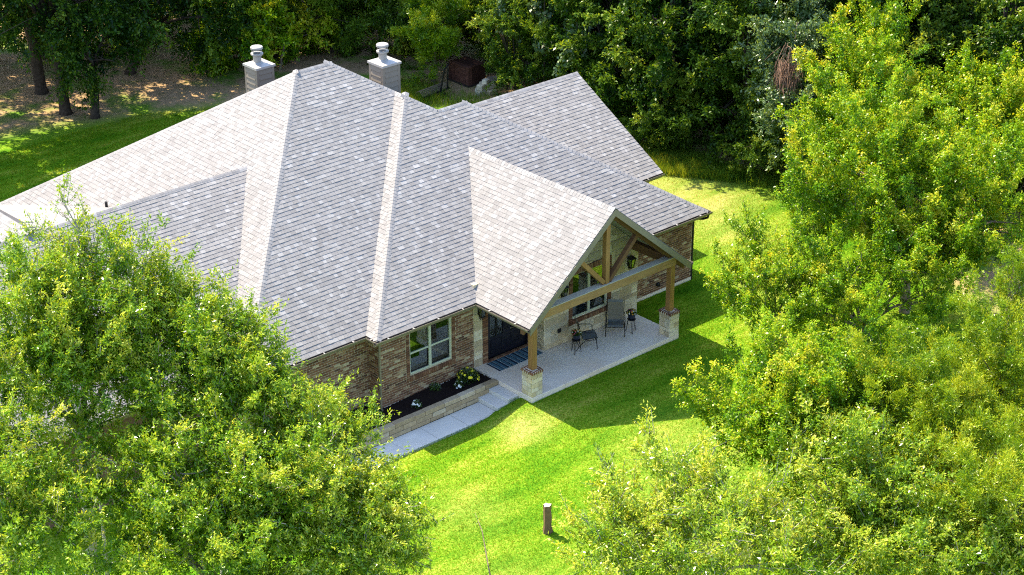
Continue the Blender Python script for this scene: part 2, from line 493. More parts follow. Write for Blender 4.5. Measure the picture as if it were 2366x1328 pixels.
def clip(poly, half):
    """poly list of 2d; half list of (a,b,c): keep a*u+b*v+c>=0"""
    for a, b, c in half:
        out = []
        for i in range(len(poly)):
            p, q = poly[i], poly[(i + 1) % len(poly)]
            dp = a * p[0] + b * p[1] + c; dq = a * q[0] + b * q[1] + c
            if dp >= 0: out.append(p)
            if dp * dq < 0:
                s = dp / (dp - dq); out.append((p[0] + s * (q[0] - p[0]), p[1] + s * (q[1] - p[1])))
        poly = out
        if len(poly) < 3: return []
    return poly
def halves(poly):
    A = sum(poly[i][0] * poly[(i + 1) % len(poly)][1] - poly[(i + 1) % len(poly)][0] * poly[i][1] for i in range(len(poly)))
    if A < 0: poly = poly[::-1]
    h = []
    for i in range(len(poly)):
        (x0, y0), (x1, y1) = poly[i], poly[(i + 1) % len(poly)]
        a, b = -(y1 - y0), (x1 - x0); L = math.hypot(a, b) or 1
        h.append((a / L, b / L, -(a * x0 + b * y0) / L))
    return h
def area(p): return abs(sum(p[i][0] * p[(i + 1) % len(p)][1] - p[(i + 1) % len(p)][0] * p[i][1] for i in range(len(p)))) / 2

class RoofPlane:
    def __init__(s, poly, vh, slope, veave, zeave):
        s.vh = vh; s.uh = (vh[1], -vh[0]); s.sl = slope
        s.c = 1 / math.hypot(1, slope); s.s = slope * s.c
        s.ve = veave; s.ze = zeave; s.poly = poly
        s.n = Vector((-vh[0] * s.s, -vh[1] * s.s, s.c))
        s.uv = [(p[0] * s.uh[0] + p[1] * s.uh[1], (p[0] * vh[0] + p[1] * vh[1] - veave) / s.c) for p in poly]
    def p3(s, u, v, h=0.0):
        d = s.ve + v * s.c
        return Vector((s.uh[0] * u + s.vh[0] * d, s.uh[1] * u + s.vh[1] * d, s.ze + v * s.s)) + s.n * h

PL = {}
PL['front_main'] = RoofPlane([(LX, AY), (BX, AY), (XS, YSA), (PKX, YM), (X1, YM)], (0, 1), T8, AY, ZE)
PL['strip'] = RoofPlane([(BX, BY), (XS, YSB), (XS, YSA), (BX, AY)], (1, 0), TQ, BX, ZE)
yv = BY + (X2L - PX0) * (YPB - BY) / (PXC - PX0)
PL['front_two_a'] = RoofPlane([(BX, BY), (PX0, BY), (X2L, yv), (X2L, Y2), (XS, YSB)], (0, 1), T8, BY, ZE)
PL['front_two_c'] = RoofPlane([(X2L, yv), (PXC, YPB), (PXC, Y2), (X2L, Y2)], (0, 1), T8, BY, ZE)
PL['front_two_b'] = RoofPlane([(PX1, BY), (RX, BY), (X2R, Y2), (PXC, Y2), (PXC, YPB)], (0, 1), T8, BY, ZE)
PL['left_a'] = RoofPlane([(LX, AY), (X1, YM), (XW, YW), (LX, YW - (ZW - ZE) / TW)], (1, 0), TL, LX, ZE)
PL['left_b'] = RoofPlane([(XW, YW), (X1, YM), (LX, YM + 5.57 / T8), (LX, 14.2)], (1, 0), TL, LX, ZE)
PL['wing_front'] = RoofPlane([(LX, YW - (ZW - ZE) / TW), (XW, YW), (-16.5, YW), (-16.5, YW - (ZW - ZE) / TW)], (0, 1), TW, YW - (ZW - ZE) / TW, ZE)
PL['porch_left'] = RoofPlane([(PX0, PY), (PXC, PY), (PXC, YPB), (PX0, BY)], (1, 0), TP, PX0, ZE)
PL['porch_right'] = RoofPlane([(PX1, PY), (PX1, BY), (PXC, YPB), (PXC, PY)], (-1, 0), TP, -PX1, ZE)
PL['rear_wing'] = RoofPlane([(RX, YRE), (XR1, YRE), (XR1, YRR), (XR0, YRR)], (0, 1), TRR, YRE, ZE)
PL['right_two'] = RoofPlane([(RX, BY), (RX, YRE), (X2R, Y2)], (-1, 0), TR, -RX, ZE)
PL['right_main'] = RoofPlane([(PKX, YM), (XS, YSA), (9.4, YSA), (9.4, YM + (9.4 - PKX) * TR / T8)], (-1, 0), TR, -9.4, ZM - TR * (9.4 - PKX))
PL['cross_left'] = RoofPlane([(-11.8, YW), (-11.8, 17.0), (-16.5, 17.0), (-16.5, YW)], (1, 0), .565, -16.5, 6.46 - .565 * 4.7)
# low back slope of the left wing: z = 4.339 - .182 (x + 6.69) - .269 (y - 14.246)
gl = math.hypot(.182, .269)
PL['wing_back'] = RoofPlane([(-11.8, YW + .05), (-5.32, YW + .05), (-8.147, 18.841), (-9.6, 22.5), (-11.8, 22.5)], (-.182 / gl, -.269 / gl), gl, (.182 * 8.147 - .269 * 18.841) / gl, 3.367)

OH_ = .378
roof_mb = MB()
def deck(pl, th=.10):
    top = [pl.p3(u, v, 0) for u, v in pl.uv]
    n = Vector((0, 0, 0))
    for i in range(len(top)): n += top[i].cross(top[(i + 1) % len(top)])
    if n.z < 0: top = top[::-1]
    roof_mb.prism(top, pl.n * th)
for k, pl in PL.items(): deck(pl)
def hid(pts): roof_mb.prism([Vector(p) for p in pts], (0, 0, .1))
zb = lambda y: ZM - T8 * (y - YM)
hid([(PKX, YM, ZM), (9.2, 19.65, ZE), (LX, 19.65, ZE), (X1, YM, ZM)])
zR = lambda x: ZM - TR * (x - PKX)
hid([(x_, y_, zR(x_)) for x_, y_ in ((XS, YSB), (X2L, Y2), (X2L + .6, Y2), (X2L + .6, YSA - .02), (XS, YSA - .02))])
roof_mb.box(LX + OH_ + .2, 10.1, 4.0, 13.8, 2.66, 2.70)
hid([(X2L, Y2, Z2), (X2R, Y2, Z2), (X2R + .8, 9.25, Z2 - .55), (X2L, 9.25, Z2 - .55)])
hid([(XR0, YRR, ZRR), (XR1, YRR, ZRR), (XR1, 14.5, ZRR - 2.2), (XR0, 14.5, ZRR - 2.2)])
hid([(XW, YW, ZW), (-11.8, YW, ZW), (-11.8, 10.6, ZW - .55), (XW - .8, 10.6, ZW - .55)])
hid([(-11.8, 17, 6.46), (-11.8, YW, 6.46), (-10.6, YW + .2, 5.6), (-10.6, 17, 5.0)])
roof = roof_mb.build('roof', M['felt'], house)

EXP = .148
rest = MB(); cand = []
for name, pl in PL.items():
    H = halves(pl.uv)
    us = [p[0] for p in pl.uv]; vs = [p[1] for p in pl.uv]
    nrow = int((max(vs) + .05) / EXP) + 1
    for r_ in range(nrow):
        v0 = r_ * EXP - .03 if r_ == 0 else r_ * EXP
        v1 = (r_ + 1) * EXP + .03
        u = min(us) - rnd.random() * .3
        while u < max(us):
            w = rnd.choice((.12, .14, .17, .20, .24))
            q = [(u + .002, v0), (u + w - .002, v0), (u + w - .002, v1), (u + .002, v1)]
            u += w
            Hs = H if r_ else [h for h in H]
            cl = clip(q, Hs) if r_ else clip(q, [h for h in H if not (abs(h[0]) < 1e-6 and abs(h[2]) < 1e-3)])
            if not cl or area(cl) < .002: continue
            col = pick(SHINGLE_PAL)
            th = rnd.uniform(.010, .013); lam = rnd.choice((0, 0, .005))
            full = len(cl) == 4 and abs(area(cl) - area(q)) < 1e-4
            c3 = pl.p3(cl[0][0], cl[0][1])
            cand.append((pl, cl, v0, v1, th + lam, col, full, (Vector(CAM) - c3).length, name, w))
def shingle_geo(mb, pl, cl, v0, v1, th, col, org=None):
    k = len(cl)
    top = [pl.p3(u, v, .004 + th * (1 - (v - v0) / (v1 - v0))) for u, v in cl]
    bot = [pl.p3(u, v, -.004) for u, v in cl]
    A = sum(cl[i][0] * cl[(i + 1) % k][1] - cl[(i + 1) % k][0] * cl[i][1] for i in range(k))
    if A < 0: top, bot = top[::-1], bot[::-1]
    if org is not None: top = [p - org for p in top]; bot = [p - org for p in bot]
    mb.add(top + bot, [tuple(range(k))] + [(i, k + i, k + (i + 1) % k, (i + 1) % k) for i in range(k)], col)
near = sorted([c for c in cand if c[6] and c[8] in ('porch_left', 'front_two_a') and c[7] < 66], key=lambda c: (c[7] - (1.5 if c[8] == 'porch_left' else 0)))[:300]
near_ids = set(id(c) for c in near)
proto = {}
for c in cand:
    pl, cl, v0, v1, th, col, full, dist, name, w = c
    if id(c) in near_ids:
        key = (name, w, v0 < 0, rnd.randrange(6))
        org = pl.p3(*cl[0])
        if key not in proto:
            mb = MB(); shingle_geo(mb, pl, cl, v0, v1, th, col, org); proto[key] = mb.mesh('shingle', M['shingle'])
        link('shingle', proto[key], roof, org)
    else: shingle_geo(rest, pl, cl, v0, v1, th, col)
tag(rest.build('shingle_courses', M['shingle'], roof), kind='stuff')

# ridge and hip caps: folded pieces lapped along each line
caps = []
def cap_line(A, B, n1, n2, exp=.145, w=.135):
    """A low end, B high end; n1,n2 the two roof normals"""
    A, B = Vector(A), Vector(B); d = (B - A); L = d.length; d.normalize()
    up = (n1 + n2).normalized()
    s1 = d.cross(n1).normalized(); s2 = d.cross(n2).normalized()
    if s1.dot(n2) > 0: s1 = -s1
    if s2.dot(n1) > 0: s2 = -s2
    if s1.z > s2.z + 5: s1, s2 = s2, s1
    prof = [(s1 * w + n1 * .006), (s1 * w * .45 + n1 * .016), up * .020, (s2 * w * .45 + n2 * .016), (s2 * w + n2 * .006)]
    protos = []
    for k in range(5):
        mb = MB(); col = tuple(x * 1.08 for x in pick(SHINGLE_PAL[:6]))
        lo = [p + n * .010 for p, n in zip(prof, (n1, n1, up, n2, n2))]
        hi = [p + d * (exp + .05) for p in prof]
        base = [p - n * .03 for p, n in zip(prof, (n1, n1, up, n2, n2))]
        vs = lo + hi + base
        fs = [(i, i + 1, 6 + i, 5 + i) for i in range(4)] + [(i + 1, i, 10 + i, 11 + i) for i in range(4)]
        mb.add(vs, fs, col); protos.append(mb)
    i = 0
    while i * exp < L:
        caps.append((A + d * (i * exp), protos, (Vector(CAM) - (A + d * i * exp)).length)); i += 1
nF, nL, nS, nR = PL['front_main'].n, PL['left_a'].n, PL['strip'].n, PL['right_two'].n
nB = Vector((0, T8, 1)).normalized()
cap_line((LX, AY, ZE), (X1, YM, ZM), nL, nF)
cap_line((LX, YM + 8.325, ZE), (X1, YM, ZM), nL, nB)
cap_line((X1, YM, ZM), (PKX, YM, ZM), nF, nB)
cap_line((XS, YSA, ZS_), (PKX, YM, ZM), nF, nR)
cap_line((BX, BY, ZE), (XS, YSB, ZS_), nS, nF)
cap_line((XS, YSB, ZS_), (XS, YSA, ZS_), nS, nR)
cap_line((X2L, Y2, Z2), (XS, YSB, ZS_), nF, nR)
cap_line((X2L, Y2, Z2), (X2R, Y2, Z2), nF, nB)
cap_line((RX, BY, ZE), (X2R, Y2, Z2), nF, nR)
cap_line((PXC, PY, ZP), (PXC, YPB, ZP), PL['porch_left'].n, PL['porch_right'].n)
cap_line((-16.4, YW, ZW), (XW, YW, ZW), PL['wing_front'].n, nB)
cap_line((XR1, YRR, ZRR), (XR0, YRR, ZRR), PL['rear_wing'].n, Vector((0, TRR, 1)).normalized())
cap_line((-11.8, 17, 6.46), (-11.8, YW, 6.46), PL['cross_left'].n, Vector((.6, 0, 1)).normalized())
caps.sort(key=lambda c: c[2])
rest = MB(); done = {}
for i, (p, protos, dist) in enumerate(caps):
    j = rnd.randrange(5)
    if i < 300:
        key = (id(protos), j)
        if key not in done: done[key] = protos[j].mesh('ridge_cap', M['shingle'], smooth=False)
        link('ridge_cap', done[key], roof, p)
    else:
        mb = protos[j]; rest.add([Vector(v) + p for v in mb.v], mb.f, mb.c[0])
tag(rest.build('ridge_cap_courses', M['shingle'], roof), kind='stuff')

# ---- walls
OH = .378
YF, YA, XB = BY + OH, AY + OH, BX + OH            # front wall, set-back wall, return wall
YS = 2.155                                        # stone porch wall
BL, BH, BD, J = .214, .064, .010, .019            # brick length, height, proud of joint, joint
bricks = []                                       # (origin, axis, size, col)
def wall_bricks(a0, a1, z0, z1, plane, axis, holes=()):
    """axis 'x': wall facing -y at y=plane ; axis 'y': wall facing -x at x=plane"""
    r_ = 0; z = z0
    while z + BH <= z1 + 1e-6:
        a = a0 + (0 if r_ % 2 == 0 else -(BL + J) / 2)
        while a < a1:
            s, e = max(a, a0), min(a + BL, a1)
            segs = [(s, e)]
            for h0, h1, hz0, hz1 in holes:
                if z + BH > hz0 and z < hz1:
                    ns = []
                    for p, q in segs:
                        if q <= h0 or p >= h1: ns.append((p, q)); continue
                        if p < h0: ns.append((p, h0 - J))
                        if q > h1: ns.append((h1 + J, q))
                    segs = ns
            for p, q in segs:
                if q - p > .03: bricks.append((p, q, z, plane, axis, pick(BRICK_PAL), abs(q - p - BL) < 1e-4))
            a += BL + J
        z += BH + J; r_ += 1
W1 = (-2.711, -.957, .985, 2.60)                  # bedroom window x0,x1,z0,z1
W2 = (3.79, 5.44, 1.06, 2.70)                     # porch window
wall = MB()
def core(x0, x1, y0, y1, z0, z1): wall.box(x0, x1, y0, y1, z0, z1)
zb0 = -.3
core(XB, W1[0], YF, YF + .2, zb0, 2.92); core(W1[1], .02, YF, YF + .2, zb0, 2.92)
core(W1[0], W1[1], YF + .001, YF + .2, zb0, W1[2]); core(W1[0], W1[1], YF + .001, YF + .2, W1[3], 2.92)
core(XB + .001, XB + .2, YF + .2, YA + .2, zb0, 2.92)
core(LX + OH, XB + .001, YA, YA + .2, zb0, 2.92)
core(6.94, RX - OH, YF, YF + .2, zb0, 2.92)
core(RX - OH - .2, RX - OH, YF + .2, 14.0, zb0, 2.92)
core(LX + OH, LX + OH + .2, YA + .2, 19.2, zb0, 2.92)
core(LX + OH + .2, RX - OH - .2, 13.9, 14.1, zb0, 2.6)
MB().box(-16.2, LX + OH, 4.2, 4.4, zb0, 2.92, (.17, .10, .07)).build('brick_wall', M['brick'], house)
core(9.6, XR1 - .35, 6.4, 6.6, zb0, 2.92); core(XR1 - .55, XR1 - .35, 6.6, 14.2, zb0, 2.92)
core(.02, .60, YF + .003, YF + .2, .0, 3.3); core(2.47, 2.56, YF + .003, YF + .2, .0, 3.3); core(.60, 2.47, YF + .003, YF + .2, 2.55, 3.3)
brick_wall = wall.build('brick_wall', M['mortar'], house)
wall_bricks(XB + .005, -.02, .24, 2.86, YF, 'x', [(W1[0] - .155, W1[1] + .155, W1[2] - .02, 2.9), (W1[0] - .155, W1[1] + .155, W1[2] - .18, W1[2] - .02)])
wall_bricks(YF + .02, YA - .01, .24, 2.86, XB, 'y')
wall_bricks(LX + OH, XB - .01, .24, 2.86, YA, 'x')
wall_bricks(6.96, RX - OH - .005, .33, 2.86, YF, 'x')
bpro = {}; rest = MB(); nb = 0
for p, q, z, plane, axis, col, full in bricks:
    near_wall = axis == 'x' and plane == YF and p < 0
    if near_wall and full and nb < 300:
        k = rnd.randrange(14)
        if k not in bpro:
            e = rnd.uniform(0, .004)
            bpro[k] = MB().box(0, BL, -BD - e, .02, 0, BH, col).mesh('brick', M['brick'])
        link('brick', bpro[k], brick_wall, (p, plane, z)); nb += 1
    else:
        e = BD + rnd.uniform(0, .004)
        if axis == 'x': rest.box(p, q, plane - e, plane + .02, z, z + BH, col)
        else: rest.box(plane - e, plane + .02, p, q, z, z + BH, col)
tag(rest.build('brick_courses', M['brick'], brick_wall), kind='stuff')
MB().box(6.95, RX - OH + .02, YF - .02, YF + .1, -.3, .315).build('foundation', M['slab'], house)
fo = MB()
fo.box(XB - .02, -.01, YF - .02, YF + .1, -.3, .225); fo.box(LX + OH - .02, XB - .03, YA - .02, YA + .1, -.3, .225)
fo.box(XB - .02, XB + .1, YF + .1, YA - .02, -.3, .225)
fo.build('foundation', M['slab'], house)

def stacked(name, x0, x1, z0, z1, y, parent, proud=.028, horiz=False, tilt=0.0, pitch=.083, pal=BRICK_PAL[:4]):
    """a row of bricks stacked up (jamb) or side by side (sill, head, threshold)"""
    mb = MB()
    if not horiz:
        z = z0
        while z < z1 - .03:
            mb.box(x0, x1, y - proud - rnd.uniform(0, .006), y + .05, z, min(z + pitch - .013, z1), pick(pal)); z += pitch
    else:
        x = x0
        while x < x1 - .03:
            e = min(x + pitch - .014, x1); f = proud + rnd.uniform(0, .005)
            mb.add([(x, y - f, z0), (e, y - f, z0), (e, y + .06, z0), (x, y + .06, z0), (x, y - f, z1 - tilt), (e, y - f, z1 - tilt), (e, y + .06, z1), (x, y + .06, z1)],
                   [(0, 3, 2, 1), (4, 5, 6, 7), (0, 1, 5, 4), (1, 2, 6, 5), (2, 3, 7, 6), (3, 0, 4, 7)], pick(pal)); x += pitch
    return tag(mb.build(name, M['brick'], parent), kind='stuff')
def window(W, y, jamb, curtain):
    x0, x1, z0, z1 = W
    yr = y + .07
    wmb = MB()
    xm = (x0 + x1) / 2; zm_ = z0 + (z1 - z0) * .455
    fr = .055
    for a, b in ((x0, x0 + fr), (x1 - fr, x1), (xm - .05, xm + .05)): wmb.box(a, b, yr - .04, yr + .06, z0, z1)
    for a, b in ((x0 + fr, xm - .05), (xm + .05, x1 - fr)):
        wmb.box(a, b, yr - .038, yr + .058, z0, z0 + fr); wmb.box(a, b, yr - .038, yr + .058, z1 - fr, z1)
    w = wmb.build('window', M['window'], house)
    for a, b in ((x0 + fr, xm - .05), (xm + .05, x1 - fr)):
        s = MB(); s.box(a, b, yr - .02, yr + .02, zm_ - .028, zm_ + .028)
        s.build('meeting_rail', M['window'], w)
        s = MB(); s.box(a, a + .03, yr + .0, yr + .03, z0 + fr, zm_ - .028); s.box(b - .03, b, yr, yr + .03, z0 + fr, zm_ - .028); s.box(a + .03, b - .03, yr, yr + .03, z0 + fr, z0 + fr + .035)
        s.build('sash', M['dark'], w)
        MB().box(a, b, yr + .008, yr + .014, zm_ + .028, z1 - fr).build('pane', M['glass'], w)
        MB().box(a + .03, b - .03, yr + .012, yr + .018, z0 + fr + .035, zm_ - .028).build('pane', M['glass'], w)
    room = MB().add([(x0 - .5, yr + .3, z0 - .4), (x1 + .5, yr + .3, z0 - .4), (x1 + .5, yr + 2.4, z0 - .4), (x0 - .5, yr + 2.4, z0 - .4), (x0 - .5, yr + .3, z1 + .2), (x1 + .5, yr + .3, z1 + .2), (x1 + .5, yr + 2.4, z1 + .2), (x0 - .5, yr + 2.4, z1 + .2)],
                    [(0, 1, 2, 3), (4, 7, 6, 5), (1, 5, 6, 2), (2, 6, 7, 3), (3, 7, 4, 0)])
    room.build('room_interior', M['dark'], w)
    cu = MB()
    for cx, wd, lean in curtain:
        k = 14
        for i in range(k):
            u0, u1 = i / k, (i + 1) / k
            yy = lambda u: yr + .16 + .03 * math.sin(u * 22)
            cu.add([(cx + u0 * wd + lean, yy(u0), z1 - .03), (cx + u1 * wd + lean, yy(u1), z1 - .03), (cx + u1 * wd * .5, yy(u1), z0 + .75), (cx + u0 * wd * .5, yy(u0), z0 + .75)], [(0, 3, 2, 1)])
            cu.add([(cx + u0 * wd * .5, yy(u0), z0 + .75), (cx + u1 * wd * .5, yy(u1), z0 + .75), (cx + u1 * wd * .8, yy(u1), z0 + .05), (cx + u0 * wd * .8, yy(u0), z0 + .05)], [(0, 3, 2, 1)])
    cu.build('curtain', M['curtain'], w)
    return w
w1 = window(W1, YF, None, [(x, .42, l) for x, l in ((-2.60, -.02), (-2.05, .02), (-1.70, -.02), (-1.3, .05))])
stacked('brick_jamb', W1[0] - .145, W1[0] - .012, W1[2] - .17, 2.86, YF, w1)
stacked('brick_jamb', W1[1] + .012, W1[1] + .145, W1[2] - .17, 2.86, YF, w1)
stacked('brick_sill', W1[0] - .01, W1[1] + .012, W1[2] - .165, W1[2] - .005, YF, w1, .055, True, .035)
w2 = window(W2, YS, None, [(3.9, .3, 0), (5.05, .3, 0)])
stacked('brick_jamb', W2[0] - .155, W2[0] - .012, .86, 2.70, YS, w2, .05)
stacked('brick_jamb', W2[1] + .012, W2[1] + .155, .86, 2.70, YS, w2, .05)
stacked('brick_sill', W2[0] - .01, W2[1] + .012, W2[2] - .17, W2[2] - .005, YS, w2, .075, True, .03)
stacked('brick_head', W2[0] - .155, W2[1] + .155, 2.71, 2.90, YS, w2, .05, True)

# ---- stone porch wall with its gable, stones cut to the roof line and window
zroof = lambda x: ZE + TP * min(x - PX0, PX1 - x) - .16
sw = MB()
def gable(xa, xb, za, y0, y1):
    pts = [(xa, y0, za), (xb, y0, za), (xb, y0, zroof(xb))] + ([(PXC, y0, zroof(PXC))] if xa < PXC < xb else []) + [(xa, y0, zroof(xa))]
    sw.prism(pts, (0, -(y1 - y0), 0))
gable(2.53, W2[0], -.1, YS, YS + .2); gable(W2[0], W2[1], W2[3], YS + .002, YS + .2); gable(W2[1], 6.92, -.1, YS, YS + .2)
sw.box(W2[0], W2[1], YS + .002, YS + .2, -.1, W2[2])
sw.box(2.53, 2.75, YS + .2, YF + .2, -.1, 3.3); sw.box(6.70, 6.92, YS + .2, YF + .2, -.1, 2.92)
sw.box(.0, .36, YF - .012, YF + .1, .0, 2.9)
stone_wall = sw.build('stone_wall', M['stone_mortar'], house)
def lay(a0, a1, z0, z1, hs, ls, fn, top=None):
    z = z0
    while z < z1 - .05:
        h = rnd.choice(hs); h = min(h, z1 - z)
        a = a0
        while a < a1 - .04:
            l = rnd.choice(ls) * rnd.uniform(.85, 1.15)
            if a1 - a - l < .16: l = a1 - a
            if h > .26 and rnd.random() < .3:
                fn(a, a + l, z, z + h * .5); fn(a, a + l, z + h * .5, z + h)
            else: fn(a, a + l, z, z + h)
            a += l
        z += h
hole = (W2[0] - .165, W2[1] + .165, .85, 2.91)
def stone_x(y, cut):
    def f(a, b, z, zt):
        g = .011
        poly = [(a + g, z + g), (b - g, z + g), (b - g, zt - g), (a + g, zt - g)]
        parts = [poly]
        if cut:
            L = [(-(-TP), -1, 0)]
            h = [(TP, -1, ZE - TP * PX0 - .18), (-TP, -1, ZE + TP * PX1 - .18)]
            parts = [clip(poly, h)]
            out = []
            for p in parts:
                if len(p) < 3: continue
                for hh in ([(-1, 0, hole[0])], [(1, 0, -hole[1])], [(0, -1, hole[2]), (1, 0, -hole[0]), (-1, 0, hole[1])], [(0, 1, -hole[3]), (1, 0, -hole[0]), (-1, 0, hole[1])]):
                    c = clip(p, hh)
                    if len(c) >= 3 and area(c) > .004: out.append(c)
            parts = out
        for p in parts:
            d = rnd.uniform(.012, .028)
            mb = MB(); mb.prism([(u, y - d, v) for u, v in p], (0, -(d + .02), 0), pick(STONE_PAL))
            mb.build('stone', M['stone'], stone_wall)
    return f
lay(2.53, 6.92, .30, 6.0, (.14, .20, .26, .32), (.32, .45, .6, .75), stone_x(YS, True))
lay(.0, .36, .30, 2.90, (.2, .28, .36), (.36,), stone_x(YF - .012, False))
def stone_y(a, b, z, zt):
    g = .011; d = rnd.uniform(.012, .025)
    MB().box(2.53 - d, 2.53 + .02, a + g, b - g, z + g, zt - g, pick(STONE_PAL)).build('stone', M['stone'], stone_wall)
lay(YS - .0, YF + .0, .30, 2.9, (.2, .26, .32), (.3, .68), stone_y)
ob = MB(); ob.box(3.12, 3.22, YS - .06, YS, .80, .91); ob.box(3.10, 3.24, YS - .075, YS - .06, .79, .92)
ob.build('outlet_box', M['black'], house)
ob = MB(); ob.lathe((8.63, YF - .05, .52), [(.06, 0), (.08, .03), (.08, .10), (.05, .13)], 10); ob.tube([(8.63, YF - .01, .58), (8.63, YF - .14, .56)], .03)
ob.build('hose_bib', M['black'], house)

# ---- front door: two iron leaves with scrolled glass
DX0, DX1, DZ0, DZ1, DY = .665, 2.41, .33, 2.56, YF + .12
dm = MB()
dm.box(.60, DX0, DY - .06, DY + .08, .30, DZ1 + .06); dm.box(DX1, 2.47, DY - .06, DY + .08, .30, DZ1 + .06); dm.box(DX0, DX1, DY - .06, DY + .08, DZ1, DZ1 + .06)
door = dm.build('door', M['door'], house)
DM = (DX0 + DX1) / 2
for x0, x1, hx in ((DX0 + .004, DM - .004, DM - .06), (DM + .004, DX1 - .004, DM + .06)):
    lf = MB()
    gx0, gx1, gz0, gz1 = x0 + .15, x1 - .15, 1.06, DZ1 - .15
    lf.box(x0, gx0, DY, DY + .05, DZ0, DZ1); lf.box(gx1, x1, DY, DY + .05, DZ0, DZ1)
    lf.box(gx0, gx1, DY, DY + .05, DZ0, gz0); lf.box(gx0, gx1, DY, DY + .05, gz1, DZ1)
    for za, zb_ in ((DZ0 + .12, .60), (.68, .96)):
        lf.box(gx0 + .02, gx1 - .02, DY - .018, DY - .001, za, za + .03); lf.box(gx0 + .02, gx1 - .02, DY - .018, DY - .001, zb_ - .03, zb_)
        lf.box(gx0 + .02, gx0 + .05, DY - .018, DY - .001, za + .03, zb_ - .03); lf.box(gx1 - .05, gx1 - .02, DY - .018, DY - .001, za + .03, zb_ - .03)
    lf.build('door_leaf', M['door'], door)
    MB().box(gx0, gx1, DY + .03, DY + .036, gz0, gz1).build('door_pane', M['glass'], door)
    MB().box(gx0 - .05, gx1 + .05, DY + .10, DY + .11, gz0 - .05, gz1 + .05).build('frosted_backing', M['curtain'], door)
    sc = MB(); cx = (gx0 + gx1) / 2
    for sg in (-1, 1):
        for z0, z1_, flip in ((gz0 + .02, gz0 + .5, 1), (gz0 + .52, gz0 + .95, -1), (gz1 - .36, gz1 - .03, 1)):
            pts = []
            for i in range(26):
                t = i / 25 * 3.3 * math.pi; r = .115 * (1 - i / 30)
                zc = z0 + .13 if flip > 0 else z1_ - .13
                pts.append((cx + sg * (.125 - r * math.cos(t)), DY + .015, zc + flip * r * math.sin(t) * 1.15))
            sc.tube(pts, .011, 5)
            sc.tube([(cx + sg * .012, DY + .015, z0), (cx + sg * .05, DY + .015, (z0 + z1_) / 2), (cx + sg * .015, DY + .015, z1_)], .011, 5)
    sc.tube([(cx, DY + .015, gz0), (cx, DY + .015, gz1)], .010, 5)
    sc.build('scrollwork', M['black'], door)
    hd = MB(); hd.tube([(hx, DY - .01, 1.2), (hx, DY - .06, 1.23), (hx, DY - .06, 1.52), (hx, DY - .01, 1.55)], .014, 6)
    hd.build('door_handle', M['black'], door)
    for zz in (.55, .95, 1.4, 1.8):
        pass
MB().box(.55, 2.53, YF + .18, YF + 1.6, .25, .29).build('hall_floor', M['dark'], house)
stacked('brick_jamb', .372, .595, .31, 2.86, YF, door, .03)
stacked('brick_jamb', 2.42, 2.525, .31, 2.86, YF, door, .03)
stacked('brick_threshold', .56, 2.46, .30, .345, YF - .02, door, .05, True, .0, .083)

# ---- eaves: fascia, soffit, gutters
def gutter(a, b, out, name='gutter', hang=True):
    """open channel from a to b (eave points), out = outward horizontal unit vector"""
    a, b, o = Vector(a), Vector(b), Vector(out)
    M.setdefault('trough', flat('gutter_shade_grime', (.035, .030, .032), .9, .1))  # near-black: shade inside the channel painted in together with its grime
    prof = [(0.0, -.015), (0.0, -.115), (.085, -.115), (.125, -.05), (.125, -.012), (.118, -.012), (.116, -.05), (.08, -.107), (.008, -.107), (.008, -.015)]
    vs = []
    for p in (a, b):
        for x, z in prof: vs.append(p + o * x + Vector((0, 0, z)))
    k = len(prof)
    fs = [(i, (i + 1) % k, k + (i + 1) % k, k + i) for i in range(k)] + [tuple(range(k))[::-1], tuple(range(k, 2 * k))]
    g = MB().add(vs, fs).build(name, M['trim'], house)
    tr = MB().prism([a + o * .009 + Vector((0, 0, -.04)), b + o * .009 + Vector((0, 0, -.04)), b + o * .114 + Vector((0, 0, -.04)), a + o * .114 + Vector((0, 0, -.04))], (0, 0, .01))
    tr.build('gutter_shade_liner', M['trough'], g)
    f = MB(); d = (b - a)
    f.prism([a + o * -.001 + Vector((0, 0, -.02)), a + o * -.001 + Vector((0, 0, -.19)), b + o * -.001 + Vector((0, 0, -.19)), b + o * -.001 + Vector((0, 0, -.02))], o * .025)
    f.build('fascia', M['trim'], house)
    if hang:
        n = max(1, int(d.length / .95)); u = d.normalized()
        for i in range(n):
            p = a + d * ((i + .5) / n)
            h = MB().prism([p - u * .02 + Vector((0, 0, -.004)), p + u * .02 + Vector((0, 0, -.004)), p + u * .02 + o * .125 + Vector((0, 0, -.006)), p - u * .02 + o * .125 + Vector((0, 0, -.006))], (0, 0, .006))
            h.build('gutter_hanger', M['capmetal'], g)
    return g
Zg = ZE - .005
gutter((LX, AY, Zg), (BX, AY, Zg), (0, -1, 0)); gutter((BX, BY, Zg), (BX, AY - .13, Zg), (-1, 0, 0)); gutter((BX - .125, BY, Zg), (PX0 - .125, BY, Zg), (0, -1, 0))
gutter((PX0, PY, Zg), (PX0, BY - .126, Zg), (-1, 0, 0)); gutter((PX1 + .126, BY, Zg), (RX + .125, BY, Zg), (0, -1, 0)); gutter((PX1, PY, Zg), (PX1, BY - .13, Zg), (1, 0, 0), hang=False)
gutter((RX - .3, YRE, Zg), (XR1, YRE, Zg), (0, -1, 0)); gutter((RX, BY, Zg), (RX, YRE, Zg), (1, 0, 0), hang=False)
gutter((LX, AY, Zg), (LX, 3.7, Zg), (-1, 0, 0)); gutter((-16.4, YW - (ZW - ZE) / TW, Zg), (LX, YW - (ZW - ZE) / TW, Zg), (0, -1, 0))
sf = MB()
zs0, zs1 = ZE - .20, ZE - .185
sf.box(LX + .03, BX, AY + .03, YA, zs0, zs1); sf.box(BX + .03, XB, BY + .03, YA, zs0, zs1); sf.box(XB, PX0, BY + .03, YF, zs0, zs1)
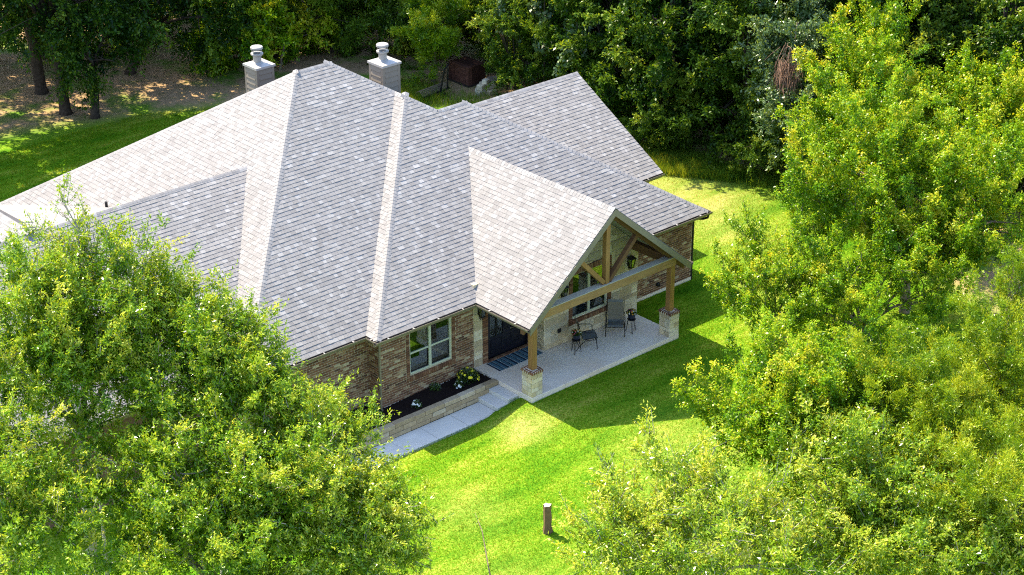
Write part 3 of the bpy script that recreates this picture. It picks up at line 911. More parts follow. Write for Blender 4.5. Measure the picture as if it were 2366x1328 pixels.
sf.box(PX1, RX - .03, BY + .03, YF, zs0, zs1); sf.box(RX - OH, RX - .03, YF, 6.0, zs0, zs1); sf.box(RX - .2, XR1 - .03, YRE + .03, 6.5, zs0, zs1)
sf.build('soffit', M['trim'], house)
ds = MB(); ds.box(XB - .075, XB - .018, YF - .085, YF - .018, .22, 2.74); ds.box(XB - .12, XB - .018, YF - .16, YF - .018, .18, .24)
ds.build('downspout', M['trim'], house)
ds = MB(); xr = RX - OH + .03
ds.tube([(xr + .30, BY - .06, Zg - .11), (xr + .30, BY - .05, Zg - .22), (xr + .24, BY + .1, Zg - .30), (xr + .05, YF - .03, Zg - .32), (xr + .04, YF + .02, Zg - .42), (xr + .04, YF + .02, .15)], .042, 8)
ds.build('downspout', M['black'], house)
vp = MB().lathe((-6.71, 14.0, 4.2), [(.05, 0), (.05, .42), (.03, .42)], 10)
vp.build('vent_pipe', M['black'], house)

# ---- porch timber
for cx, cy in ((.245, .255), (6.545, .245)):
    MB().box(cx - .1, cx + .1, cy - .1, cy + .1, 1.2, 2.90).build('porch_post', M['post'], house)
bm = MB().box(.12, 6.66, .12, .37, 2.90, 3.19); pb = bm.build('porch_beam', M['beam'], house)
MB().box(.10, 6.68, .105, .385, 3.191, 3.215).build('beam_cap', M['trimlight'], pb)
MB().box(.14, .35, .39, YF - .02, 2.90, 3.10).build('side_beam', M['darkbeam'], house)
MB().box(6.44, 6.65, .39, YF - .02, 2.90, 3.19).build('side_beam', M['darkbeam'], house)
MB().box(PXC - .085, PXC + .085, .16, .34, 3.216, ZP - .33).build('king_post', M['post'], house)
for sg in (-1, 1):
    MB().bar((PXC + sg * .12, .25, 3.27), (PXC + sg * 1.42, .25, ZE + TP * (PXC - 1.42 - PX0) - .20), .15, .16, (0, 1, 0)).build('brace', M['darkbeam'] if sg > 0 else M['post'], house)  # right brace gets the darker wood so its shade is in the colour
def rake(sg, y, w, th, drop, name, m, l0=0.0):
    """sloping board under the gable edge"""
    xe = PX0 if sg < 0 else PX1
    a = Vector((PXC, y, ZP - drop)); b = Vector((xe, y, ZE - drop))
    pts = [a, b, b - Vector((0, 0, w)), a - Vector((0, 0, w))]
    if sg < 0: pts = pts
    else: pts = pts[::-1]
    MB().prism(pts, (0, -th, 0)).build(name, m, house)
for sg in (-1, 1):
    rake(sg, PY - .02, .24, .035, .015, 'rake_board', M['trim'])
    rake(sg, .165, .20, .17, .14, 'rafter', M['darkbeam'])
    xe = PX0 if sg < 0 else PX1
    pts = [(PXC, PY + .02, ZP - .125), (PXC, YF + .3, ZP - .125), (xe, YF + .3, ZE - .125), (xe, PY + .02, ZE - .125)]
    MB().prism(pts if sg > 0 else pts[::-1], (0, 0, .02)).build('porch_ceiling', M['ceiling'], house)

# ---- stone piers with brick caps
for px_, py_ in ((.015, .015), (6.335, .005)):
    S_ = .45; D_ = .50
    pr = MB().box(px_ + .012, px_ + S_ - .012, py_ + .012, py_ + D_ - .012, .30, 1.10).build('stone_pier', M['stone_mortar'], house)
    def st(x0, x1, y0, y1, z0, z1): MB().box(x0, x1, y0, y1, z0, z1, tuple(c * 1.12 for c in pick(STONE_PAL))).build('stone', M['stone'], pr)
    z = .302
    for hi in range(5):
        h = (.18, .14, .17, .15, .155)[hi]; g = .008
        k = rnd.uniform(.35, .65)
        for (u0, u1) in ((0, k), (k, 1)) if rnd.random() < .65 else ((0, 1),):
            st(px_ + u0 * S_ + g, px_ + u1 * S_ - g, py_ - rnd.uniform(0, .01), py_ + .03, z + g, z + h - g)
            st(px_ + u0 * S_ + g, px_ + u1 * S_ - g, py_ + D_ - .03, py_ + D_ + rnd.uniform(0, .01), z + g, z + h - g)
        k = rnd.uniform(.35, .65)
        for (u0, u1) in ((0, k), (k, 1)) if rnd.random() < .65 else ((0, 1),):
            a, b = py_ + .03 + u0 * (D_ - .06), py_ + .03 + u1 * (D_ - .06)
            st(px_ - rnd.uniform(0, .01), px_ + .03, a + g, b - g, z + g, z + h - g)
            st(px_ + S_ - .03, px_ + S_ + rnd.uniform(0, .01), a + g, b - g, z + g, z + h - g)
        z += h
    MB().box(px_ - .012, px_ + S_ + .012, py_ - .012, py_ + D_ + .012, 1.10, 1.185).build('cap_bed', M['stone_mortar'], pr)
    cb = MB(); e = .03; pitch = .074
    n = int((S_ + 2 * e) / pitch)
    for i in range(n):
        x = px_ - e + i * (S_ + 2 * e) / n
        cb.box(x + .008, x + .060, py_ - e, py_ + .10, 1.115, 1.197, pick(BRICK_PAL[:3])); cb.box(x + .008, x + .060, py_ + D_ - .10, py_ + D_ + e, 1.115, 1.197, pick(BRICK_PAL[:3]))
    n = int((D_ - .22) / pitch)
    for i in range(n):
        y = py_ + .11 + i * (D_ - .22) / n
        cb.box(px_ - e, px_ + .10, y + .008, y + .060, 1.115, 1.197, pick(BRICK_PAL[:3])); cb.box(px_ + S_ - .10, px_ + S_ + e, y + .008, y + .060, 1.115, 1.197, pick(BRICK_PAL[:3]))
    tag(cb.build('cap_brick', M['brick'], pr), kind='stuff')

# ---- chimneys on the rear slopes
for ci, (x0, y0, w) in enumerate(((.27, 14.84, .80), (3.76, 12.03, .84))):
    zt = 7.5
    ch = MB().box(x0 + .05, x0 + w - .05, y0 + .05, y0 + w - .05, 4.0, zt - .1).build('chimney', M['siding'], house)
    for sx, sy in ((0, 0), (1, 0), (0, 1), (1, 1)):
        tx = x0 + .02 if sx == 0 else x0 + w - .13; ty = y0 + .02 if sy == 0 else y0 + w - .13
        MB().box(tx, tx + .11, ty, ty + .11, 4.0, zt - .11).build('corner_trim', M['siding'], ch)
    z = 4.4; k = 0
    while z < zt - .12:
        zz = min(z + .20, zt - .101); b = MB()
        for (fa, ax) in ((y0 + .05, 'x'), (x0 + .05, 'y')):
            a0, a1 = (x0 if ax == 'x' else y0) + .131, (x0 if ax == 'x' else y0) + w - .131
            if ax == 'x': vs = [(a0, fa - .046, z), (a1, fa - .046, z), (a1, fa - .008, zz), (a0, fa - .008, zz), (a0, fa + .01, z), (a1, fa + .01, z), (a1, fa + .01, zz), (a0, fa + .01, zz)]
            else: vs = [(fa - .046, a1, z), (fa - .046, a0, z), (fa - .008, a0, zz), (fa - .008, a1, zz), (fa + .01, a1, z), (fa + .01, a0, z), (fa + .01, a0, zz), (fa + .01, a1, zz)]
            b.add(vs, [(0, 1, 2, 3), (0, 4, 5, 1), (3, 2, 6, 7), (1, 5, 6, 2), (0, 3, 7, 4)])
        b.build('siding_board', M['siding'], ch); z += .20
    cp = MB().box(x0 - .02, x0 + w + .02, y0 - .02, y0 + w + .02, zt - .10, zt - .02)
    cp.add([(x0 - .02, y0 - .02, zt - .0199), (x0 + w + .02, y0 - .02, zt - .0199), (x0 + w + .02, y0 + w + .02, zt - .0199), (x0 - .02, y0 + w + .02, zt - .0199), (x0 + w / 2, y0 + w / 2, zt + .02)], [(0, 1, 4), (1, 2, 4), (2, 3, 4), (3, 0, 4)])
    cp.build('chimney_cap', M['capmetal'], ch)
    c = (x0 + w / 2 - .03, y0 + w / 2 + .05, zt)
    MB().lathe(c, [(.22, 0), (.17, .05), (.15, .06), (.15, .27), (.145, .27), (.145, .30), (.215, .31), (.225, .33), (.225, .37), (.14, .375), (.13, .30)], 24).build('flue', M['metal'], ch, smooth=False)
    MB().lathe(c, [(.205, .53), (.225, .535), (.225, .60), (.205, .62), (.0, .635)], 24).build('flue_lid', M['metal'], ch)
    lg = MB()
    for i in range(4):
        a = i * math.pi / 2 + .4
        lg.bar((c[0] + .21 * math.cos(a), c[1] + .21 * math.sin(a), zt + .37), (c[0] + .21 * math.cos(a), c[1] + .21 * math.sin(a), zt + .55), .012)
    lg.build('lid_strut', M['metal'], ch)

# ------------------------------------------------------------------ porch slab, steps, walk, bed
ps = MB().box(0, 6.80, 0, YF + .0, -.25, .30)
pf = ps.build('porch_floor', M['slab'], None); tag(pf, kind='structure')
bev = pf.modifiers.new('soft_edge', 'BEVEL'); bev.width = .012; bev.segments = 2
steps = empty('steps', (-.45, 1.2, -.3)); tag(steps, kind='structure')
for x0, x1, z in ((-.43, -.006, .15), (-.885, -.434, .0)):
    s = MB().box(x0, x1, .66, 1.735, -.4, z).build('step', M['walk'], steps, (-.45, 1.2, -.3))
    b = s.modifiers.new('soft_edge', 'BEVEL'); b.width = .012; b.segments = 2
walk = empty('walkway', (-5, 1.15, -.15)); tag(walk, kind='structure')
x = -.89
while x > -9.5:
    x2 = x - 1.24
    s = MB().box(x2 + .006, x - .006, .64, 1.60, -.4, -.15 + rnd.uniform(-.004, .004)).build('concrete_slab', M['walk'], walk, (-5, 1.15, -.15))
    b = s.modifiers.new('soft_edge', 'BEVEL'); b.width = .01; b.segments = 2
    x = x2
rw = empty('retaining_wall', (-4, 1.65, -.15), 'low tan stone block wall holding the mulch bed beside the walkway', 'garden wall')
ro = (-4, 1.65, -.15)
zc = -.16
for ci, h in enumerate((.15, .17, .165)):
    x = -.03 - (0, .22, .1)[ci]
    if ci == 2: x = -.02
    first = True
    while x > -9.6:
        l = rnd.choice((.42, .55, .66, .8)); x2 = max(x - l, -9.6)
        lowx = -.90 if ci == 0 else (-.45 if ci == 1 else 0)
        y0 = 1.615 + (.0 if x2 < lowx + .02 else .125)
        jy = rnd.uniform(-.008, .008)
        b = MB().box(x2 + .007, x - .007, 1.605 + jy if x2 < lowx - .2 else 1.745, 1.83, zc + .006, zc + h - .006 + rnd.uniform(-.006, .006), pick(BLOCK_PAL)).build('block', M['stone'], rw, ro)
        mdf = b.modifiers.new('soft_edge', 'BEVEL'); mdf.width = .014; mdf.segments = 2
        x = x2
    zc += h
# mulch: lumpy sheet with chips
nx, ny = 190, 26
mx, my = np.meshgrid(np.linspace(-9.4, -.01, nx), np.linspace(1.80, 3.36, ny), indexing='ij')
mz = .235 + .03 * np.sin(mx * 2.1) * np.sin(my * 3.7 + mx) + rng.normal(0, .012, mx.shape)
ii = np.arange(nx * ny).reshape(nx, ny)
mf = np.stack([ii[:-1, :-1], ii[1:, :-1], ii[1:, 1:], ii[:-1, 1:]], -1).reshape(-1, 4)
tag(link('mulch', np_mesh('mulch', np.stack([mx, my, mz], -1).reshape(-1, 3), mf, M['mulch'])), 'dark brown bark mulch filling the raised bed', 'mulch', kind='stuff')

# ------------------------------------------------------------------ porch things
ZF = .30
def lantern(name, x, y, z, s, label):
    """black wall lantern, wall at +y"""
    o = (x, y, z); root = empty(name, o, label, 'lantern', 'black wall lanterns by the doors and windows')
    b = MB().box(-.055 * s, .055 * s, -.02, .0, -.16 * s, .10 * s); b.tube([(0, -.02, .10 * s), (0, -.10 * s, .16 * s), (0, -.16 * s, .14 * s)], .012, 6)
    b.build('back_plate', M['black'], root)
    cy = -.16 * s
    c = MB()
    for i, j in ((-1, -1), (1, -1), (1, 1), (-1, 1)):
        c.bar((i * .065 * s, cy + j * .065 * s, -.16 * s), (i * .10 * s, cy + j * .10 * s, .16 * s), .016)
    c.box(-.075 * s, .075 * s, cy - .075 * s, cy + .075 * s, -.19 * s, -.16 * s); c.box(-.11 * s, .11 * s, cy - .11 * s, cy + .11 * s, .155 * s, .175 * s)
    c.build('cage', M['black'], root)
    t = MB().add([(-.14 * s, cy - .14 * s, .176 * s), (.14 * s, cy - .14 * s, .176 * s), (.14 * s, cy + .14 * s, .176 * s), (-.14 * s, cy + .14 * s, .176 * s), (-.05 * s, cy - .05 * s, .27 * s), (.05 * s, cy - .05 * s, .27 * s), (.05 * s, cy + .05 * s, .27 * s), (-.05 * s, cy + .05 * s, .27 * s)],
                 [(3, 2, 1, 0), (0, 1, 5, 4), (1, 2, 6, 5), (2, 3, 7, 6), (3, 0, 4, 7), (4, 5, 6, 7)])
    t.lathe((0, cy, .27 * s), [(.03 * s, 0), (.035 * s, .03 * s), (.0, .07 * s)], 8)
    t.build('hood', M['black'], root)
    p = MB().add([(-.06 * s, cy - .06 * s, -.158 * s), (.06 * s, cy - .06 * s, -.158 * s), (.06 * s, cy + .06 * s, -.158 * s), (-.06 * s, cy + .06 * s, -.158 * s), (-.095 * s, cy - .095 * s, .15 * s), (.095 * s, cy - .095 * s, .15 * s), (.095 * s, cy + .095 * s, .15 * s), (-.095 * s, cy + .095 * s, .15 * s)],
                 [(0, 1, 5, 4), (1, 2, 6, 5), (2, 3, 7, 6), (3, 0, 4, 7)])
    p.build('pane', M['glass'], root)
    cd = MB()
    for i in (-1, 0, 1): cd.lathe((i * .03 * s, cy, -.16 * s), [(.011, 0), (.011, .14 * s), (.004, .17 * s)], 8)
    cd.build('candle', M['trimlight'], root)
    sc = MB(); pts = []
    for i in range(22):
        t_ = i / 21 * 3.0 * math.pi; r = .085 * s * (1 - i / 27)
        pts.append((0, -.075 * s - r * math.cos(t_), -.25 * s - r * math.sin(t_)))
    sc.tube([(0, -.0, -.15 * s), (0, .0, -.22 * s)] + pts, .012 * s, 5)
    sc.build('scroll', M['black'], root)
lantern('wall_lantern', 6.42, YS - .03, 2.40, .95, 'black lantern on the stone wall to the right of the porch window')
lantern('wall_lantern', 3.25, YS - .03, 2.34, .95, 'black lantern on the stone wall to the left of the porch window')
lantern('wall_lantern', .20, YF - .04, 2.36, 1.0, 'black lantern on the stone strip beside the front door, under the eave')

rug = MB().box(.455, 2.38, 2.06, 2.735, ZF + .002, ZF + .014)
ro_ = rug.build('door_mat', M['rug'], None, (0.455, 2.4, ZF))
ro_.location = (0.455, 2.4, ZF)
tag(ro_, 'blue striped mat lying before the dark front door', 'mat')

def sling_chair(loc, rz, label):
    """reclining sling chair facing local -y"""
    root = empty('patio_chair', loc, label, 'chair', 'sling chairs on the porch'); root.rotation_euler = (0, 0, rz)
    W_ = .29
    prof = [(-.33, .40), (-.25, .425), (-.05, .40), (.12, .375), (.20, .42), (.27, .62), (.33, .85), (.36, 1.00), (.40, 1.08)]
    def sheet(name, a, b, m):
        mb = MB(); P = prof[a:b]
        for i in range(len(P) - 1):
            (y0, z0), (y1, z1) = P[i], P[i + 1]
            mb.add([(-W_ + .03, y0, z0), (W_ - .03, y0, z0), (W_ - .03, y1, z1), (-W_ + .03, y1, z1), (-W_ + .03, y0 + .008, z0 - .012), (W_ - .03, y0 + .008, z0 - .012), (W_ - .03, y1 + .008, z1 - .012), (-W_ + .03, y1 + .008, z1 - .012)],
                   [(0, 1, 2, 3), (7, 6, 5, 4), (0, 4, 5, 1), (3, 2, 6, 7), (0, 3, 7, 4), (1, 5, 6, 2)])
        mb.build(name, m, root)
    sheet('seat', 0, 5, M['seat']); sheet('backrest', 4, 8, M['sling']); sheet('headrest', 7, 9, M['seat'])
    for s in (-1, 1):
        x = s * W_
        MB().tube([(x, a, b) for a, b in prof], .014, 6).build('side_rail', M['black'], root)
        MB().tube([(x + s * .035, -.30, .0), (x + s * .035, -.26, .30), (x + s * .035, -.24, .58), (x + s * .035, -.18, .63), (x + s * .035, .10, .66), (x + s * .03, .27, .66)], .015, 6).build('arm', M['black'], root)
        MB().tube([(x + s * .03, .42, .0), (x + s * .03, .30, .18), (x + s * .03, .12, .34), (x + s * .035, -.25, .36)], .014, 6).build('leg', M['black'], root)
    MB().tube([(-W_ - .03, -.255, .33), (W_ + .03, -.255, .33)], .012, 6).build('stretcher', M['black'], root)
    MB().tube([(-W_ - .03, .33, .15), (W_ + .03, .33, .15)], .012, 6).build('stretcher', M['black'], root)
    return root
# chair facing the lawn (towards the camera) and chair facing right along the porch
sling_chair((5.22, 1.50, ZF), R(-44), 'taupe sling chair facing the lawn, to the right of the porch window')
sling_chair((3.86, 1.48, ZF), R(58), 'taupe sling chair seen from the side, below the porch window')

def pot_stand(x, y, lab_s, lab_p, pal):
    o = (x, y, ZF)
    r = empty('plant_stand', o, lab_s, 'plant stand', 'plant stands on the porch')
    MB().lathe((0, 0, .47), [(.145, 0), (.15, .012), (.15, .024), (.14, .03)], 20).build('top', M['black'], r)
    for i in range(3):
        a = 2.1 * i + .5 + x
        l = MB(); d = Vector((math.cos(a), math.sin(a), 0)); t = Vector((-math.sin(a), math.cos(a), 0))
        for k in (-1, 1): l.tube([d * .11 + t * .035 * k + Vector((0, 0, .47)), d * .19 + t * .008 * k + Vector((0, 0, .0))], .0085, 5)
        l.build('leg', M['black'], r)
    o2 = (x, y, ZF + .50)
    p = empty('flower_pot', o2, lab_p, 'flower pot', 'flower pots on the stands')
    MB().lathe((0, 0, .0), [(.085, 0), (.12, .05), (.135, .15), (.14, .17), (.145, .19), (.13, .19), (.12, .17)], 20).build('pot', M['pot'], p)
    n = 420
    d = rng.normal(size=(n, 3)); d /= np.linalg.norm(d, axis=1)[:, None]; d[:, 2] = abs(d[:, 2])
    pos = d * (.09 + .08 * rng.random((n, 1))) * np.array([1.05, 1.05, .9]) + np.array([0, 0, .19])
    v, f, t_ = leaf_quads(pos, d + rng.normal(0, .5, d.shape), d + rng.normal(0, .6, d.shape), .05, .025, rng.random(n))
    link('foliage', np_mesh('foliage', v, f, M['wax'], {'tint': t_}), p)
    fm = MB()
    for i in range(46):
        dd = Vector((rnd.gauss(0, 1), rnd.gauss(0, 1), abs(rnd.gauss(.5, .7)) + .1)).normalized()
        c = dd * rnd.uniform(.15, .185) + Vector((0, 0, .20)); col = rnd.choice(pal)
        a = dd.orthogonal().normalized(); b = dd.cross(a)
        s = rnd.uniform(.018, .03)
        ring = [c + (a * math.cos(k * 1.0472) + b * math.sin(k * 1.0472)) * s + dd * .006 for k in range(6)]
        fm.add(ring + [c - dd * .006], [(k, (k + 1) % 6, 6) for k in range(6)], col)
    fm.build('blossom', M['flower'], p)

# ------------------------------------------------------------------ foliage
def leaf_quads(pos, ax, nm, l, w, tint):
    """rhombic folded leaves: pos,ax,nm (n,3)"""
    n = len(pos)
    ax = ax / (np.linalg.norm(ax, axis=1)[:, None] + 1e-9)
    sd = np.cross(nm, ax); sd /= (np.linalg.norm(sd, axis=1)[:, None] + 1e-9)
    up = np.cross(ax, sd)
    L = np.asarray(l) * (.7 + .6 * rng.random(n)); Wd = L * (w / l)
    L = L[:, None]; Wd = Wd[:, None]
    v = np.stack([pos, pos + ax * L * .45 + sd * Wd * .5 + up * Wd * .15, pos + ax * L, pos + ax * L * .45 - sd * Wd * .5 + up * Wd * .15], 1).reshape(-1, 3)
    f = np.arange(4 * n).reshape(n, 4)
    return v, f, np.repeat(np.clip(tint, 0, 1), 4)

def crown(lobes, n_twig, per, leaf, width, twig, up=.45, droop=.25, shell=.42, spread=.35, align=.6, lump=.22, flat_=.8, tipgain=.25, low=.5, tmean=.45, clump=14, bough=.9, jit=.09):
    """leaf sprays through the volume of the lobes; lobes: (x,y,z,r,rz)"""
    lo = np.array(lobes, float)
    p = (lo[:, 3] ** 2 * lo[:, 4]) ** (2 / 3); p /= p.sum()
    nc = max(8, n_twig // clump)
    k = rng.choice(len(lo), nc, p=p)
    d = rng.normal(size=(nc, 3)); d /= np.linalg.norm(d, axis=1)[:, None]
    fl = (d[:, 2] < -.25) & (rng.random(nc) < low); d[fl, 2] *= -1
    ph = rng.random((len(lo), 3)) * 6
    lum = 1 + lump * (np.sin(d[:, 0] * 5 + ph[k, 0]) * np.sin(d[:, 1] * 5 + ph[k, 1]) + .6 * np.sin(d[:, 2] * 7 + ph[k, 2] + d[:, 0] * 4))
    rad = (shell + (1 - shell) * rng.random(nc) ** .55) * lum
    rr = np.stack([lo[k, 3], lo[k, 3], lo[k, 4]], -1)
    Pc = lo[k, :3] + d * rr * rad[:, None]
    bd = d * .9 + np.array([0, 0, up]) + rng.normal(0, .3, d.shape); bd /= np.linalg.norm(bd, axis=1)[:, None]
    ct = np.clip(tmean + rng.normal(0, .17, nc), 0, 1)
    c_ = rng.integers(0, nc, n_twig)
    al = rng.random(n_twig)                                   # each clump is a spray: twigs leave a common bough
    P = Pc[c_] + bd[c_] * ((al - .25) * bough)[:, None] + rng.normal(0, jit * bough + .06, (n_twig, 3)) * (1.12 - al)[:, None]
    P[:, 2] -= droop * .5 * (al * bough) ** 2
    d = bd[c_]
    td = d * .75 + np.array([0, 0, up * .3]) + rng.normal(0, .5, d.shape); td /= np.linalg.norm(td, axis=1)[:, None]
    Lt = twig * (.45 + rng.random(n_twig) * 1.1)
    tt = np.clip(ct[c_] + .12 * (al - .5) + rng.normal(0, .08, n_twig), 0, 1)
    s = np.sort(rng.random((n_twig, per)), 1)
    pos = P[:, None] + td[:, None] * (s * Lt[:, None])[..., None]
    pos[..., 2] -= droop * (s * Lt[:, None]) ** 2
    pos += rng.normal(0, spread * leaf, pos.shape)
    ax = td[:, None] * align + rng.normal(0, .55, pos.shape); ax[..., 2] -= .15
    nm = np.array([0, 0, flat_]) + d[:, None] * .35 + rng.normal(0, .5, pos.shape)
    ti = tt[:, None] + tipgain * (s - .5) + rng.normal(0, .17, s.shape)
    v, f, t_ = leaf_quads(pos.reshape(-1, 3), ax.reshape(-1, 3), nm.reshape(-1, 3), leaf, width, ti.ravel())
    tip = P + td * Lt[:, None]; tip[:, 2] -= droop * Lt ** 2
    return v, f, t_, P, tip

def limbs(mb, base, lobes, r0, rng_, twigs=0, P=None, tip=None, lean=.0, trunk_to=None):
    lo = np.array(lobes, float)
    c = lo[:, :3].mean(0); zmin = (lo[:, 2] - lo[:, 4]).min()
    b = np.array(base, float)
    fork = b + (np.array([c[0], c[1], max(zmin + .4, b[2] + .35 * (c[2] - b[2]))]) - b) * np.array([.6, .6, 1])
    mb.tube([b + (0, 0, -.1), b + (fork - b) * .08, b + (fork - b) * .5 + rng_.normal(0, .06, 3), fork], [r0 * 1.45, r0 * 1.05, r0 * .9, r0 * .75], 9)
    for x, y, z, r, rz in lobes:
        t = np.array([x, y, z + rz * .35])
        m1 = fork + (t - fork) * .45 + rng_.normal(0, .12, 3); m1[2] += .15
        mb.tube([fork, m1, t], [r0 * .55, r0 * .36, r0 * .10], 6)
        for i in range(5):
            d = rng_.normal(size=3); d /= np.linalg.norm(d); d[2] = abs(d[2]) * .8
            s = m1 + (t - m1) * rng_.random()
            e = np.array([x, y, z]) + d * np.array([r, r, rz]) * .95
            mid = s + (e - s) * .5 + rng_.normal(0, .08, 3)
            mb.tube([s, mid, e], [r0 * .20, r0 * .12, r0 * .03], 4, cap=False)
    return
def twig_mesh(P, tip, twigs, rng_, mb):
        for i in rng_.choice(len(P), min(twigs, len(P)), replace=False):
            mb.tube([P[i], tip[i]], [.012, .004], 3, cap=False)

LOB = {
 'left_oak_a':[(-16.53,.6,8.21,2.09,1.78),(-14.87,-.03,8.38,1.78,1.51),(-17.49,-.15,6.86,2.18,1.85),(-16.13,-.6,6.92,1.54,1.31),(-13.91,-.16,8.36,1.01,.86),(-16.34,1.14,9.3,.88,.75)],
 'left_oak_b':[(-13.07,-1.58,7.35,1.46,1.24),(-14.21,-1.8,6.58,1.89,1.61),(-13.25,-3.06,5.98,1.67,1.42),(-12.35,-2.9,6.55,.9,.8),(-13.1,-.8,7.6,.65,.55),(-12.35,-1.75,7.35,.45,.4)],
 'left_oak_c':[(-19.51,-2.85,5.66,1.76,1.49),(-19.63,-4.09,4.73,1.64,1.39),(-19.9,-1.9,6.59,1.65,1.41)],
 'left_oak_d':[(-15.69,-4.27,5.33,1.6,1.36),(-14.74,-5.44,4.85,1.6,1.36),(-15.94,-5.61,4.07,1.8,1.53),(-13.35,-5.74,5.16,1.4,1.19),(-16.9,-4.62,4.26,.95,.81),(-16.5,-3.0,5.1,.8,.7)],
 'left_oak_e':[(-12.0,-4.98,5.05,1.15,1.0),(-10.95,-5.0,5.2,.42,.36),(-11.85,-3.75,5.85,.62,.55),(-11.65,-6.55,4.2,.78,.66),(-12.66,-6.61,3.82,1.5,1.3),(-11.8,-7.4,3.7,.7,.6),(-12.4,-7.9,3.2,.85,.72),(-14.18,-6.0,3.61,1.4,1.19)],
 'spire':[(-15.48,.94,10.19,.42,.36),(-15.29,1.16,10.85,.20,.42),(-15.24,1.2,11.3,.10,.3),(-14.95,.64,9.77,.66,.56),(-14.07,.02,9.58,.56,.47)],
 'bottom_wispy':[(-7.02,-11.64,3.73,1.31,1.11),(-5.76,-12.52,4.12,1.53,1.3),(-7.75,-11.9,3.4,.6,.5),(-5.61,-11.44,4.84,.77,.65),(-6.05,-13.97,3.79,1.49,1.27),(-7.92,-12.54,3.41,1.4,1.2),(-4.9,-14.6,3.2,1.0,.9)],
 'bottom_right':[(-2.27,-13.56,3.91,1.46,1.24),(-1.04,-14.88,3.61,1.68,1.43),(-3.29,-14.07,2.88,1.56,1.32),(-2.2,-15.88,2.76,1.76,1.5),(-.7,-16.34,2.98,1.0,.85)],
 'corner':[(-.24,-17.65,2.76,1.21,1.03),(.49,-17.92,3.35,.88,.75)],
 'elm_low':[(-1.84,-10.42,4.58,0.84,0.71),(-0.25,-10.26,4.71,0.95,0.81),(-0.68,-11.74,4.13,1.02,0.87),(-2.35,-10.3,4.11,0.56,0.47),(-1.76,-11.62,4.0,0.83,0.7),(0.51,-11.95,4.32,0.94,0.8)],
 'elm_mid':[(10.19,-4.33,2.94,1.38,1.17),(8.57,-4.31,1.93,1.14,0.97),(7.5,-3.8,2.09,0.6,0.56),(8.5,-2.5,3.19,0.56,0.52),(11.93,-5.12,3.01,1.27,1.08),(8.36,-5.98,1.37,1.12,0.95),(10.08,-2.33,3.65,0.93,0.79),(11.56,-6.23,2.02,0.8,0.68),(12.6,-6.3,2.07,1.2,1.04),(13.2,-5.6,2.79,1.12,0.96)],
 'elm_sprays':[(7.81,-2.29,4.18,0.54,0.46),(7.34,-3.14,3.37,0.63,0.54),(6.33,-3.33,2.83,0.63,0.53),(6.61,-2.48,3.37,0.35,0.3),(6.51,-4.59,2.31,0.83,0.71),(8.29,-3.56,2.9,0.71,0.6)],
 'elm_upper':[(12.82,-2.37,4.92,1.89,1.61),(14.14,-3.99,4.23,2.01,1.7),(11.6,-1.52,4.67,1.06,0.9),(15.69,-5.13,4.7,1.65,1.4),(14.68,-1.92,5.95,1.56,1.32),(15.01,-6.61,3.8,1.51,1.28),(13.77,-5.83,3.32,1.28,1.09)],
 'elm_back':[(19.58,2.55,5.82,1.56,1.33),(18.6,1.85,4.5,1.68,1.43),(19.6,0.9,4.63,0.88,0.8),(18.45,3.0,5.06,0.91,0.78),(20.98,3.34,6.8,0.93,0.78),(18.2,2.2,2.98,1.2,1.04)],
 'elm_far':[(20.51,-1.78,5.08,1.52,1.3),(22.2,-2.2,5.42,0.96,0.8),(20.43,-3.61,4.47,1.38,1.17),(19.0,-2.5,3.33,1.44,1.28)],
 'cedar_a':[(6.2,-13.06,7.25,.40,.7),(5.76,-13.37,6.16,.85,.82),(4.81,-13.88,5.19,1.44,1.22),(4.15,-14.79,4.04,1.66,1.41),(5.4,-13.6,3.4,1.9,1.6)],
 'cedar_b':[(2.87,-12.66,5.54,.6,.75),(2.17,-13.1,5.03,1.1,1.0),(1.75,-13.93,4.32,1.52,1.29),(1.0,-14.96,4.0,1.49,1.26),(2.2,-13.4,3.0,1.7,1.4)],
 'cedar_c':[(1.31,-12.12,5.35,.5,.7),(.62,-12.57,4.85,.82,.69),(.9,-12.4,3.9,1.2,1.1)],
 'cedar_d':[(-.05,-16.78,4.34,1.21,1.03),(1.53,-16.73,4.32,1.01,.86),(.52,-17.62,3.85,.99,.84),(.8,-17,2.8,1.5,1.2)],
 'pale':[(20.2,6.72,6.48,1.19,1.01),(20.58,5.88,5.72,1.02,.86),(19.23,6.41,4.65,.85,.72),(19.41,5.21,4.21,1.01,.86),(18.74,5.22,3.3,1.01,.86),(19.27,6.96,5.57,.51,.43),(18.38,6.48,3.58,.42,.36)],
 'lit_shrub':[(12.3,32.02,2.22,.9,.77),(12.72,31.29,1.68,.6,.51),(11.32,31.04,1.65,.4,.34),(15.16,31.9,1.41,.57,.49),(16.07,31.08,1.41,.51,.43)],
 'cedar_bright':[(17.4,25.6,3.9,1.0,.95),(16.7,24.9,2.7,1.0,.9),(17.0,25.2,1.6,1.0,.9),(17.9,25.0,3.3,.9,.8)],
}
OAK = leafmat('oak_leaves', [(.036, .110, .005), (.115, .250, .010), (.250, .385, .018), (.50, .54, .06)], gloss=.022, trans=.36, grough=.22)
OAKW = leafmat('pale_oak_leaves', [(.050, .130, .006), (.150, .285, .012), (.29, .41, .024), (.55, .57, .08)], gloss=.025, trans=.36, grough=.22)
ELM = leafmat('elm_leaves', [(.035, .115, .003), (.120, .265, .005), (.250, .390, .008), (.50, .50, .035)], gloss=.015, trans=.36)
CEDAR = leafmat('cedar_sprays', [(.040, .110, .004), (.125, .245, .007), (.250, .36, .012), (.42, .46, .03)], gloss=.02, trans=.32)
FOREST = leafmat('woodland_leaves', [(.006, .026, .004), (.020, .065, .006), (.060, .130, .010), (.19, .27, .025)], gloss=.012, trans=.42)
